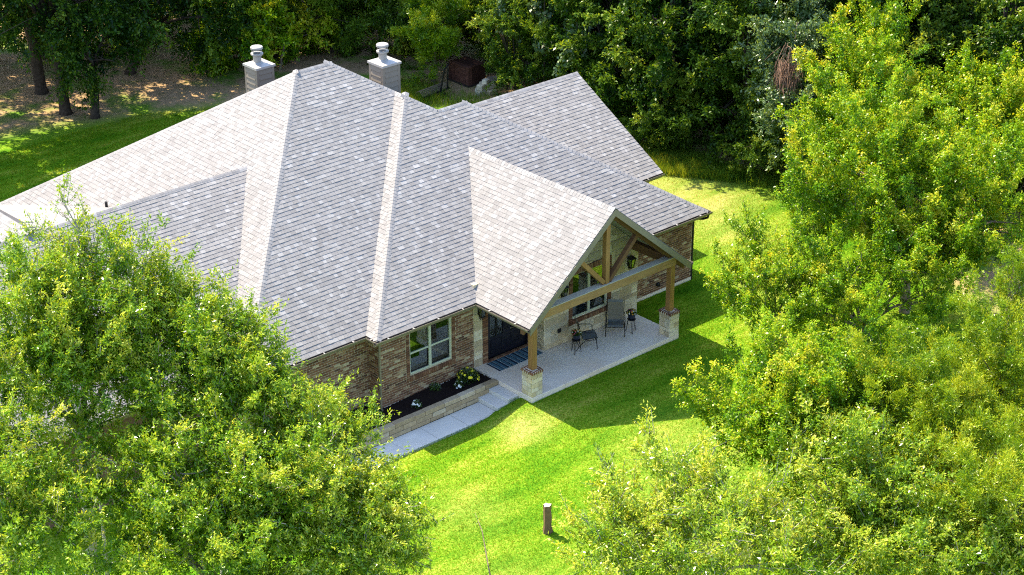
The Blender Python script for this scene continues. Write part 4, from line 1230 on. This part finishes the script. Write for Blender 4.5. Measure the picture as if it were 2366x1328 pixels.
PINE = leafmat('dark_cedar_sprays', [(.022, .060, .008), (.055, .125, .010), (.11, .20, .014), (.22, .31, .03)], gloss=.012, trans=.42)
PALE = leafmat('bluish_leaves', [(.035, .085, .025), (.065, .13, .04), (.11, .185, .06), (.16, .24, .09)], gloss=.04)

def tree(name, base, lobes, label, cat, mat, bark, r0=.14, group=None, twigs=0, seed=1, **kw):
    bz = float(ground_z(base[0], base[1])); base = (base[0], base[1], bz)
    root = empty(name, base, label, cat, group)
    v, f, t_, P, tip = crown(lobes, **kw)
    link('crown', np_mesh('crown', v - np.array(base), f, mat, {'tint': t_}), root)
    mb = MB(); limbs(mb, base, lobes, r0, np.random.default_rng(seed), twigs, P, tip)
    mb.build('trunk', bark, root, base, smooth=True)
    if twigs:
        mb = MB(); twig_mesh(P, tip, twigs, np.random.default_rng(seed), mb)
        tag(mb.build('twigs', bark, root, base), kind='stuff')
    return root

OAKP = dict(per=24, leaf=.098, width=.036, twig=.42, up=.55, droop=.12, shell=.34, tmean=.49, lump=.28, clump=10, bough=1.05)
tree('oak_tree', (-16.4, -.6), LOB['left_oak_a'], 'tall leafy oak at the left edge, its crown overlapping the left wing roof', 'tree', OAK, M['palebark'], .17, 'oaks in front of the house', 500, 1, n_twig=4900, **OAKP)
tree('oak_tree', (-13.6, -2.6), LOB['left_oak_b'], 'leafy oak in front of the left wing, left of the hip roof end', 'tree', OAK, M['palebark'], .15, 'oaks in front of the house', 500, 2, n_twig=3900, **OAKP)
tree('oak_tree', (-19.6, -3.2), LOB['left_oak_c'], 'oak crown cut by the bottom left corner of the picture', 'tree', OAK, M['palebark'], .14, 'oaks in front of the house', 350, 3, n_twig=2600, **OAKP)
tree('oak_tree', (-15.6, -5.3), LOB['left_oak_d'], 'oak at the bottom left beside the dark gap with bare twigs', 'tree', OAK, M['palebark'], .14, 'oaks in front of the house', 500, 4, n_twig=3900, **OAKP)
tree('oak_tree', (-12.3, -6.2), LOB['left_oak_e'], 'oak whose yellowing sprays hang over the far end of the walkway', 'tree', OAKW, M['palebark'], .14, 'oaks in front of the house', 500, 5, n_twig=4000, **{**OAKP, 'tmean': .5})
tree('sapling_top', (-15.3, .7), LOB['spire'], 'thin wispy sapling spire rising above the left oak against the roof', 'tree', ELM, M['palebark'], .05, None, 200, 6, n_twig=330, per=16, leaf=.075, width=.034, twig=.42, up=.75, droop=.1, shell=.2, tmean=.5, lump=.2)
WISP = dict(per=18, leaf=.115, width=.038, twig=.5, bough=1.2, up=.8, droop=.08, shell=.30, tmean=.55, lump=.3)
tree('oak_tree', (-6.6, -12.6), LOB['bottom_wispy'], 'wispy pale oak at the bottom centre beside the cut stump', 'tree', OAKW, M['palebark'], .10, 'oaks in front of the house', 700, 7, n_twig=2600, **WISP)
tree('oak_tree', (-1.9, -15.0), LOB['bottom_right'], 'bushy bright oak at the bottom right below the cedars', 'tree', OAKW, M['palebark'], .13, 'oaks in front of the house', 500, 8, n_twig=4600, **{**OAKP, 'tmean': .5})
tree('oak_tree', (.2, -17.8), LOB['corner'], 'small oak crown in the bottom right corner of the picture', 'tree', OAKW, M['palebark'], .10, 'oaks in front of the house', 200, 9, n_twig=1000, **OAKP)
ELMP = dict(per=24, leaf=.085, width=.042, twig=.32, bough=2.1, clump=30, up=1.0, droop=.07, shell=.25, spread=.5, align=.35, tmean=.45, lump=.25, tipgain=.4, jit=.07)
tree('elm_tree', (-.8, -11.0), LOB['elm_low'], 'elm with orange tipped sprays over the lawn shadow, right of the porch', 'tree', ELM, M['bark'], .10, 'elms along the right side', 450, 10, n_twig=3100, **ELMP)
tree('elm_tree', (11.4, -4.7), LOB['elm_mid'], 'open elm with a dark forked trunk standing on the right lawn', 'tree', ELM, M['bark'], .13, 'elms along the right side', 450, 11, n_twig=3300, **{**ELMP, 'shell': .4})
tree('elm_tree', (8.3, -4.0), LOB['elm_sprays'], 'sparse young elm with thin sprays over the lawn, left of the forked elm', 'tree', ELM, M['bark'], .06, 'elms along the right side', 200, 22, n_twig=950, **{**ELMP, 'bough': 1.3, 'clump': 16, 'tmean': .48, 'jit': .06})
tree('elm_tree', (14.2, -3.9), LOB['elm_upper'], 'broad elm behind the forked elm at the right', 'tree', ELM, M['bark'], .18, 'elms along the right side', 300, 12, n_twig=6200, **{**ELMP, 'leaf': .095, 'width': .046})
tree('elm_tree', (19.0, 2.0), LOB['elm_back'], 'tallest yellow green elm at the upper right, against the dark woods', 'tree', ELM, M['bark'], .16, 'elms along the right side', 200, 13, n_twig=4200, **{**ELMP, 'leaf': .10, 'width': .05, 'tmean': .47})
tree('elm_tree', (20.8, -1.9), LOB['elm_far'], 'elm at the upper right edge of the picture', 'tree', ELM, M['bark'], .16, 'elms along the right side', 200, 14, n_twig=3900, **{**ELMP, 'leaf': .10, 'width': .05})
CEDP = dict(per=34, leaf=.085, width=.020, twig=.30, bough=1.15, clump=22, up=.7, droop=.12, shell=.35, spread=.5, align=1.3, tmean=.49, lump=.22, flat_=.3, tipgain=.3)
tree('cedar_tree', (5.3, -13.7), LOB['cedar_a'], 'feathery cedar with a pointed top at the right edge', 'tree', CEDAR, M['bark'], .13, 'cedars at the right', 0, 15, n_twig=4300, **CEDP)
tree('cedar_tree', (1.9, -13.6), LOB['cedar_b'], 'feathery yellow green cedar between the forked elm and the bottom oak', 'tree', CEDAR, M['bark'], .12, 'cedars at the right', 0, 16, n_twig=3800, **CEDP)
tree('cedar_tree', (.95, -12.4), LOB['cedar_c'], 'small cedar top beside the orange tipped elm', 'tree', CEDAR, M['bark'], .07, 'cedars at the right', 0, 17, n_twig=1500, **CEDP)
tree('cedar_tree', (.8, -17.0), LOB['cedar_d'], 'cedar with dark gaps near the lower right edge', 'tree', CEDAR, M['bark'], .10, 'cedars at the right', 0, 18, n_twig=2400, **CEDP)
tree('broadleaf_tree', (19.6, 6.0), LOB['pale'], 'bluish pale leaved tree holding a brown dead branch before the dark woods', 'tree', PALE, M['bark'], .12, None, 0, 19, n_twig=1500, per=22, leaf=.13, width=.06, twig=.5, up=.2, droop=.3, shell=.45, tmean=.5)
tree('cedar_tree', (17.1, 25.3), LOB['cedar_bright'], 'bright green cedar beside the brick stack behind the house', 'tree', CEDAR, M['bark'], .10, None, 0, 20, n_twig=1500, **{**CEDP, 'leaf': .13, 'width': .026, 'tmean': .42})
tree('shrub', (13.0, 31.6), LOB['lit_shrub'], 'sunlit yellow green shrub in the gap behind the left chimney', 'shrub', ELM, M['bark'], .06, None, 0, 21, n_twig=700, per=24, leaf=.15, width=.08, twig=.5, up=.4, shell=.3, tmean=.55)

for i, (x, y, r, h, l) in enumerate(((10.6, 33.4, .9, 1.8, 'low bright shrub at the left of the sunlit gap behind the left chimney'), (14.6, 32.9, 1.2, 2.4, 'yellow green shrub between the dark trunks behind the roof peak'), (17.2, 33.6, 1.2, 2.2, 'yellow green shrub between the two chimneys at the woods edge'),
        (18.8, 31.4, 1.1, 2.6, 'olive shrub just left of the right chimney at the woods edge'), (12.3, 34.6, 1.3, 3.0, 'tall pale green shrub in the sunlit gap above the left chimney'), (19.8, 29.2, 1.0, 2.0, 'olive green shrub above the right chimney'))):
    tree('shrub', (x, y), [(x, y, h * .35, r, r * .7), (x + .5 * r, y - .4 * r, h * .55, r * .7, r * .6), (x - .4 * r, y + .2, h * .8, r * .6, r * .5)], l, 'shrub', ELM if i % 2 == 0 else OAKW, M['bark'], .05, 'shrubs in the sunlit gap behind the house', 0, 60 + i, n_twig=520, per=24, leaf=.15, width=.08, twig=.4, up=.4, shell=.3, tmean=.4)

# dead brown branch hanging in the pale tree
db = empty('dead_branch', (18.6, 5.6, 4.6), 'brown dead branch hanging in the pale tree at the woods edge', 'branch')
mb = MB(); r_ = np.random.default_rng(5)
for i in range(260):
    a = np.array([18.75, 5.85, 5.5]) + r_.normal(0, .22, 3) * (1, 1, 1.6)
    d = np.array([-.25, -.2, -.75]) * r_.uniform(.4, 1.1) + r_.normal(0, .22, 3)
    mb.tube([a, a + d * .5 + r_.normal(0, .04, 3), a + d], [.012, .009, .004], 3, cap=False)
mb.build('twigs', flat('dead_twig', (.21, .125, .085), .9, .1, var=.3), db, (18.6, 5.6, 4.6))

# ---- woods behind: a few kinds, copied with all their parts
def lobes_round(h, r, z0, n, seed):
    q = np.random.default_rng(seed); L = []
    for i in range(n):
        u = (i + .5) / n; z = z0 + (h - z0) * u
        a = q.random() * 6.28; e = r * math.sin(math.pi * min(.93, .22 + .72 * u)) * .55
        rr = r * (.72 - .28 * u) * q.uniform(.85, 1.2)
        L.append((e * math.cos(a), e * math.sin(a), z, rr, rr * .8))
    return L
def proto_tree(h, r, z0, n, seed, mat, bark, r0, **kw):
    lob = lobes_round(h, r, z0, n, seed)
    v, f, t_, P, tip = crown(lob, **kw)
    cm = np_mesh('crown', v, f, mat, {'tint': t_})
    mb = MB(); limbs(mb, (0, 0, 0), lob, r0, np.random.default_rng(seed))
    return cm, mb.mesh('trunk', bark, smooth=True)
FP = dict(bough=1.4, per=26, leaf=.17, width=.085, twig=.6, up=.25, droop=.3, shell=.45, lump=.3, low=.25)
FORESTL = leafmat('sunlit_woodland_leaves', [(.018, .055, .006), (.055, .125, .010), (.12, .21, .016), (.26, .34, .04)], gloss=.012, trans=.42)  # brighter copy of the woodland leaves, sunlight put into the colours
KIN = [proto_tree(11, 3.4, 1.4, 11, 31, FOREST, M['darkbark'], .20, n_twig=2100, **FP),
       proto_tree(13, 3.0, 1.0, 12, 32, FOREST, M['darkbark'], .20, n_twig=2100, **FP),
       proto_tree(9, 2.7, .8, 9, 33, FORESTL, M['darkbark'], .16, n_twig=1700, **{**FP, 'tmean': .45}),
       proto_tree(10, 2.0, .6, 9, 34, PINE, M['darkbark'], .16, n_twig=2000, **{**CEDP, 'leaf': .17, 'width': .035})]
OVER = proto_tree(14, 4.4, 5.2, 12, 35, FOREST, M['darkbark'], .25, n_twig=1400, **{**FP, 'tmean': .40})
LABF = ['dark broadleaf tree packed in the woods %s', 'tall dark leafy tree packed in the woods %s', 'smaller leafy tree at the edge of the woods %s', 'dark feathery cedar packed in the woods %s']
def place(kind, x, y, s, rz, label, group, name='woodland_tree', sz=None):
    cm, tm = kind
    root = empty(name, (x, y, float(ground_z(x, y)) - .05), label, 'tree', group)
    root.rotation_euler = (0, 0, rz); root.scale = (s, s, sz or s)
    link('crown', cm, root); link('trunk', tm, root)
SP = [(0, 20.8, 13.6, 1.0), (1, 21.2, 17.2, 1.0), (2, 19.6, 16.0, .85), (3, 20.2, 19.8, 1.0), (0, 22.6, 11.0, .95), (2, 20.9, 9.6, .8), (1, 24.2, 14.2, 1.0), (3, 23.0, 8.4, .9), (0, 24.0, 18.4, 1.05), (2, 21.8, 22.0, .9),
      (1, 25.4, 10.0, .95), (0, 27.5, 12.6, 1.0), (1, 24.6, 23.4, 1.0), (3, 22.0, 26.2, 1.0), (0, 27.4, 20.4, 1.0), (2, 25.8, 6.6, .9), (1, 30.2, 16.2, 1.0), (0, 29.0, 8.2, 1.0), (3, 31.8, 11.6, 1.1), (2, 27.2, 3.6, .9),
      (0, 30.4, 4.2, 1.0), (1, 26.0, 0.4, .9), (0, 25.0, -3.0, .9), (2, 28.5, -1.0, 1.0), (3, 34.0, 7.0, 1.1), (1, 34.5, 1.5, 1.1), (0, 38, 8, 1.1), (1, 34, 14, 1.1), (0, 29, 24, 1.1), (1, 27, 27.5, 1.1),
      (3, 14.0, 33.4, 1.2), (3, 16.6, 32.0, 1.25), (0, 12.4, 42.8, 1.0), (1, 18.8, 41.0, 1.0), (2, 20.4, 30.4, 1.0), (0, 23.2, 30.2, 1.0), (1, 22.0, 38.6, 1.05), (2, 9.4, 40.8, .95), (0, 15.0, 43.4, 1.0), (1, 19.0, 39.6, 1.0), (2, 19.2, 28.6, .75),
      (0, 8.6, 42.5, 1.0), (1, 3.0, 45.0, 1.0), (0, -2.5, 43.5, 1.0), (2, 5.8, 41.0, .9), (2, 18.9, 21.6, .55), (2, 18.6, 12.4, .45), (2, 19.9, 7.6, .5), (3, 24.0, 27.0, .9)]
fr = random.Random(3)
def where(x, y):
    r = y - .75 * x
    if x < 9.5: return 'beyond the upper left oaks'
    if y > 29: return 'above the left chimney' if x < 15.5 else ('between the two chimneys' if x < 19 else 'above the right chimney')
    if y > 21: return 'left of the rear gable peak' if x < 23 else 'far back left of the rear gable peak'
    if y > 15: return 'above the rear gable peak' if x < 23 else 'far back above the rear gable peak'
    if y > 9: return 'right of the rear gable edge' if x < 23.5 else 'deep behind the rear gable edge'
    return 'behind the pale leaved tree' if y > 5 else 'behind the yellow green elms'
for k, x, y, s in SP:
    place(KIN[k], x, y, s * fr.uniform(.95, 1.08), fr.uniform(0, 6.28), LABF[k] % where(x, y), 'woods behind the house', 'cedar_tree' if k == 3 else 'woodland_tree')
for x, y, s, l in ((2.62, 33.3, 1.0, 'large dark oak with a flared trunk on the shaded ground at the upper left'), (3.2, 36.4, 1.05, 'large dark oak standing behind the flared trunk at the upper left'),
                   (-3.4, 37.5, 1.0, 'large dark oak at the left edge behind the lawn'), (-3.2, 32.2, .9, 'dark oak shading the lawn at the far left edge of the picture')):
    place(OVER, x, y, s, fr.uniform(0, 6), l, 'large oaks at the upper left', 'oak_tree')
# two low hanging dark crowns left of the chimney
HANG = dict(per=22, leaf=.15, width=.08, twig=.8, up=-.15, droop=.35, shell=.5, lump=.4, low=.0, tmean=.38)
tree('oak_tree', (7.6, 36.0), [(6.4, 34.0, 4.6, 1.7, 1.3), (8.0, 33.6, 3.6, 1.5, 1.1), (9.2, 32.2, 3.0, 1.3, 1.0), (10.3, 32.6, 4.0, 1.5, 1.3), (7.6, 35.0, 6.6, 2.6, 1.8), (10.2, 35.0, 6.8, 2.4, 1.8)],
     'dark oak with low hanging boughs over sunlit leaf litter', 'tree', FOREST, M['darkbark'], .22, 'large oaks at the upper left', 0, 41, n_twig=1500, **HANG)
tree('oak_tree', (3.3, 32.0), [(2.6, 31.6, 3.1, 1.1, .8), (3.6, 31.3, 2.6, .9, .7), (4.4, 32.0, 3.6, 1.2, .9), (3.2, 32.6, 5.4, 2.4, 1.8)],
     'slim dark trunked oak with low leaves at the upper left', 'tree', FOREST, M['darkbark'], .19, 'large oaks at the upper left', 0, 42, n_twig=900, **HANG)
# pale leaved vines hanging from the woods edge
for i, (x, y, z, l) in enumerate(((19.0, 19.9, 5.0, 'vine with pale leaves hanging from the woods, left of the rear gable peak'), (18.5, 17.3, 4.6, 'vine with pale leaves hanging above the rear gable peak'), (18.6, 21.9, 4.8, 'vine with pale leaves hanging above the stone block pile'))):
    root = empty('hanging_vine', (x, y, 0), l, 'vine', 'vines hanging at the woods edge')
    pts = []
    for s in range(7):
        a = np.array([x, y, z]) + rng.normal(0, .55, 3) * (1, 1, .5); n = 60
        u = np.linspace(0, 1, n)[:, None]
        pts.append(a + u * np.array([rng.normal(0, .3), rng.normal(0, .3), -rng.uniform(.9, 2.2)]) + rng.normal(0, .07, (n, 3)))
    pos = np.concatenate(pts)
    v, f, t_ = leaf_quads(pos - np.array([x, y, 0]), rng.normal(0, .5, pos.shape) + np.array([-.3, -.3, -.5]), rng.normal(0, .35, pos.shape) + np.array([-.5, -.5, .7]), .17, .13, rng.random(len(pos)))
    link('leaves', np_mesh('leaves', v, f, PALE, {'tint': t_}), root)
    mb = MB(); [mb.tube([p[0] - (x, y, 0), p[30] - (x, y, 0), p[-1] - (x, y, 0)], .012, 3, cap=False) for p in pts]
    mb.tube([(0, 0, 0), (.1, .1, z * .5), (0, 0, z)], .03, 5)
    mb.build('stem', M['darkbark'], root)

pot_stand(3.24, 1.36, 'black metal plant stand left of the side-on sling chair', 'dark pot of mixed flowers left of the side-on sling chair', [(.62, .50, .12), (.70, .66, .55), (.45, .06, .04), (.60, .30, .10), (.25, .05, .16)])
pot_stand(5.70, 1.20, 'black metal plant stand right of the chair facing the lawn', 'dark pot of orange and white flowers right of the chair facing the lawn', [(.70, .34, .05), (.72, .70, .66), (.30, .04, .12), (.62, .45, .10)])
# red cloth / blossom on the left stand side
# ---- bed plants
def bed_plant(name, x, y, r, h, n, label, fcol=None, nf=0, fs=.035, group=None):
    o = (x, y, .235); root = empty(name, o, label, 'plant', group)
    d = rng.normal(size=(n, 3)); d /= np.linalg.norm(d, axis=1)[:, None]; d[:, 2] = abs(d[:, 2])
    pos = d * rng.random((n, 1)) ** .45 * np.array([r, r, h])
    v, f, t_ = leaf_quads(pos, d + rng.normal(0, .5, d.shape), d + rng.normal(0, .6, d.shape), .07, .032, rng.random(n))
    link('foliage', np_mesh('foliage', v, f, M['wax'], {'tint': t_}), root)
    if nf:
        fm = MB()
        for i in range(nf):
            dd = Vector((rnd.gauss(0, 1), rnd.gauss(0, 1), abs(rnd.gauss(.6, .6)) + .15)).normalized()
            c = Vector((dd.x * r, dd.y * r, dd.z * h)) * rnd.uniform(.9, 1.1); a = dd.orthogonal().normalized(); b = dd.cross(a); s = fs * rnd.uniform(.8, 1.25)
            ring = [c + (a * math.cos(k * 1.0472) + b * math.sin(k * 1.0472)) * s + dd * .01 for k in range(6)]
            fm.add(ring + [c - dd * .005], [(k, (k + 1) % 6, 6) for k in range(6)], fcol)
        fm.build('blossom', M['flower'], root)
bed_plant('flower_bush', -.62, 2.42, .36, .42, 900, 'green bush with yellow flowers in the mulch beside the porch', (.80, .70, .04), 34, .042)
bed_plant('flower_plant', -1.17, 2.25, .14, .22, 160, 'small white flowering plant in the mulch left of the yellow bush', (.85, .86, .84), 16, .032, 'white flowers in the mulch bed')
bed_plant('flower_plant', -3.01, 2.16, .15, .22, 160, 'small white flowering plant in the mulch in front of the brick corner', (.85, .86, .84), 15, .032, 'white flowers in the mulch bed')
bed_plant('bed_plant', -1.86, 2.62, .17, .22, 220, 'small green plant in the mulch below the bedroom window')
bed_plant('bed_plant', -4.28, 2.62, .20, .16, 220, 'low green plant in the mulch beside the brick corner')

# ---- cut stump on the lawn
sx_, sy_ = -4.47, -5.52; sz_ = float(ground_z(sx_, sy_))
st_ = empty('tree_stump', (sx_, sy_, sz_), 'tall grey cut tree stump standing on the front lawn', 'stump')
pr_ = []
mb = MB(); nseg = 18
vs = []; hs = [-.1, .05, .25, .5, .75, .93]
q = np.random.default_rng(8); wob = .010 * q.normal(size=(len(hs), nseg)) + .014 * q.normal(size=nseg)
for i, h in enumerate(hs):
    for k in range(nseg):
        a = 2 * math.pi * k / nseg; rr = (.155, .135, .12, .115, .11, .11)[i] + wob[i, k]
        vs.append((rr * math.cos(a) - .03 * h, rr * math.sin(a), h))
fs = [(i * nseg + k, i * nseg + (k + 1) % nseg, (i + 1) * nseg + (k + 1) % nseg, (i + 1) * nseg + k) for i in range(len(hs) - 1) for k in range(nseg)]
mb.add(vs, fs); mb.build('bark', wood('stump_bark', (.085, .048, .028), (.27, .17, .10), (9, 9, .8), .95), st_)
tp = MB().add([vs[(len(hs) - 1) * nseg + k] for k in range(nseg)] + [(-.028, 0, .95)], [(k, (k + 1) % nseg, nseg) for k in range(nseg)])
tp.build('cut_top', flat('cut_wood', (.58, .44, .34), .9, .1, var=.25, sc=20), st_)
# bare leaning sprig left of the stump
bt = empty('bare_sapling', (-9.4, -9.0, -.17), 'bare leaning sapling stem in front of the lawn at the bottom centre', 'sapling')
mb = MB().tube([(0, 0, 0), (.02, .1, 1.2), (.25, .75, 2.3), (.75, 1.55, 2.75), (1.20, 2.35, 2.75)], [.03, .028, .02, .014, .005], 5)
mb.build('stem', M['bark'], bt)
n = 160; u = rng.random(n); pos = np.array([0, .1, 1.2]) + u[:, None] * np.array([1.1, 2.1, 1.55]); pos[:, 2] += .35 * np.sin(u * 3) - .0; pos += rng.normal(0, .05, pos.shape)
v, f, t_ = leaf_quads(pos, rng.normal(size=pos.shape), rng.normal(size=pos.shape) + (0, 0, 1), .06, .028, rng.random(n) * .4)
link('leaves', np_mesh('leaves', v, f, OAK, {'tint': t_}), bt)

# ---- back yard: brick stack, stone blocks, timbers, hay rake
bs = empty('brick_stack', (18.2, 24.2, 0), 'strapped cube of old red bricks at the edge of the woods behind the house', 'brick stack')
mb = MB(); pal = [(.11, .045, .03), (.14, .06, .04), (.085, .036, .026)]
for iz in range(9):
    for iy in range(7): mb.box(17.98 + rnd.uniform(-.012, .012), 18.2, 23.85 + iy * .2, 23.85 + iy * .2 + .19, .12 + iz * .095, .12 + iz * .095 + .088, rnd.choice(pal))
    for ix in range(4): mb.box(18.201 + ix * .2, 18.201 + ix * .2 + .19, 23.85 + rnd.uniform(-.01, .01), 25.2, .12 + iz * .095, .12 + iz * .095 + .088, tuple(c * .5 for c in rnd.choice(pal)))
tag(mb.build('brick_courses', M['brick'], bs, (18.2, 24.2, 0)), kind='stuff')
MB().box(17.95, 19.05, 23.82, 25.25, .0, .115).build('pallet', M['darkbark'], bs, (18.2, 24.2, 0))
for (x, y, z, l, w, h, a) in ((17.75, 22.75, .0, .45, .3, .26, .1), (18.15, 22.45, .0, .42, .3, .26, -.1), (17.95, 23.05, .0, .4, .3, .26, .5), (18.4, 22.8, .0, .4, .3, .3, .2), (17.85, 22.8, .26, .42, .3, .25, .3), (18.25, 22.65, .28, .42, .32, .22, -.3), (18.05, 23.0, .27, .3, .25, .22, .8), (18.05, 22.75, .51, .3, .25, .2, .4)):
    o = MB().box(-l / 2, l / 2, -w / 2, w / 2, 0, h, pick(STONE_PAL)).build('stone_block', M['stone'], None, loc=(x, y, z)); o.rotation_euler = (0, 0, a)
    b_ = o.modifiers.new('soft_edge', 'BEVEL'); b_.width = .02; b_.segments = 1
    tag(o, 'rough limestone block in the pile beside the brick stack', 'stone block', 'limestone blocks piled behind the house')
for i, (x, y, z, a) in enumerate(((19.6, 23.6, .0, .25), (19.75, 23.3, .0, .2), (19.65, 23.45, .15, .3))):
    o = MB().box(-.7, .7, -.08, .08, 0, .15, (.30, .25, .2)).build('timber', M['stone'], None, loc=(x, y, z)); o.rotation_euler = (0, 0, a - .75)
    tag(o, 'weathered squared timber lying behind the limestone pile', 'timber', 'timbers behind the limestone pile')
ro3 = (15.9, 23.8, 0)
rk = empty('hay_rake', ro3, 'dark metal tined rake implement parked in the long grass behind the house', 'farm implement')
A_, B_ = Vector((15.05, 23.55, .35)), Vector((16.75, 23.75, .35))
MB().bar(A_, B_, .07).build('tool_bar', M['black'], rk, ro3)
for i in range(26):
    p = A_ + (B_ - A_) * (i + .5) / 26
    MB().tube([p, p + Vector((-.02, .28, .22)), p + Vector((-.03, .50, .12)), p + Vector((-.03, .58, -.3))], .012, 4).build('tine', M['bark'], rk, ro3)
mst = MB(); c_ = A_ + (B_ - A_) * .66
mst.bar(c_, c_ + Vector((.15, -.1, 1.0)), .06); mst.bar(B_ - Vector((.12, 0, 0)), c_ + Vector((.45, .0, .95)), .05); mst.bar(c_ + Vector((.15, -.1, 1.0)), c_ + Vector((.6, .1, 1.12)), .05)
mst.bar(c_, c_ + Vector((.1, -.55, -.2)), .05)
mst.build('hitch_mast', M['black'], rk, ro3)

# ---- long grass at the woods edge and in the back yard
def tall_keep(x, y):
    d = poly_dist(x, y, LAWN_POLY)
    return (np.abs(d - .6 + rng.normal(0, .35, x.shape)) < .8) & (x > 3)
def back_keep(x, y):
    return ((x - 14.6) / 2.2) ** 2 + ((y - 25.3) / 1.9) ** 2 < 1 + rng.normal(0, .3, x.shape)
pts = np.concatenate([scatter(60000, 12, 24, 2, 29, tall_keep), scatter(26000, 11, 19, 22, 29, back_keep), scatter(14000, 15.5, 19.5, 8, 13, lambda x, y: poly_dist(x, y, LAWN_POLY) > -.4)])
tag(link('tall_grass', blades('tall_grass', pts, .42, .022, M['longblade'], .7)), 'unmown long grass along the woods edge and back yard', 'grass', kind='stuff')
pts = scatter(60000, -6, 14, 24, 31, lambda x, y: (poly_dist(x, y, LAWN_POLY) < .3) & (rng.random(x.shape) < .8))
tag(link('rear_lawn_grass', blades('rear_lawn_grass', pts, .09, .02, M['blade'], .8)), 'thin lawn grass behind the left end of the house', 'grass', kind='stuff')
# fallen debris at the foot of the dark oaks
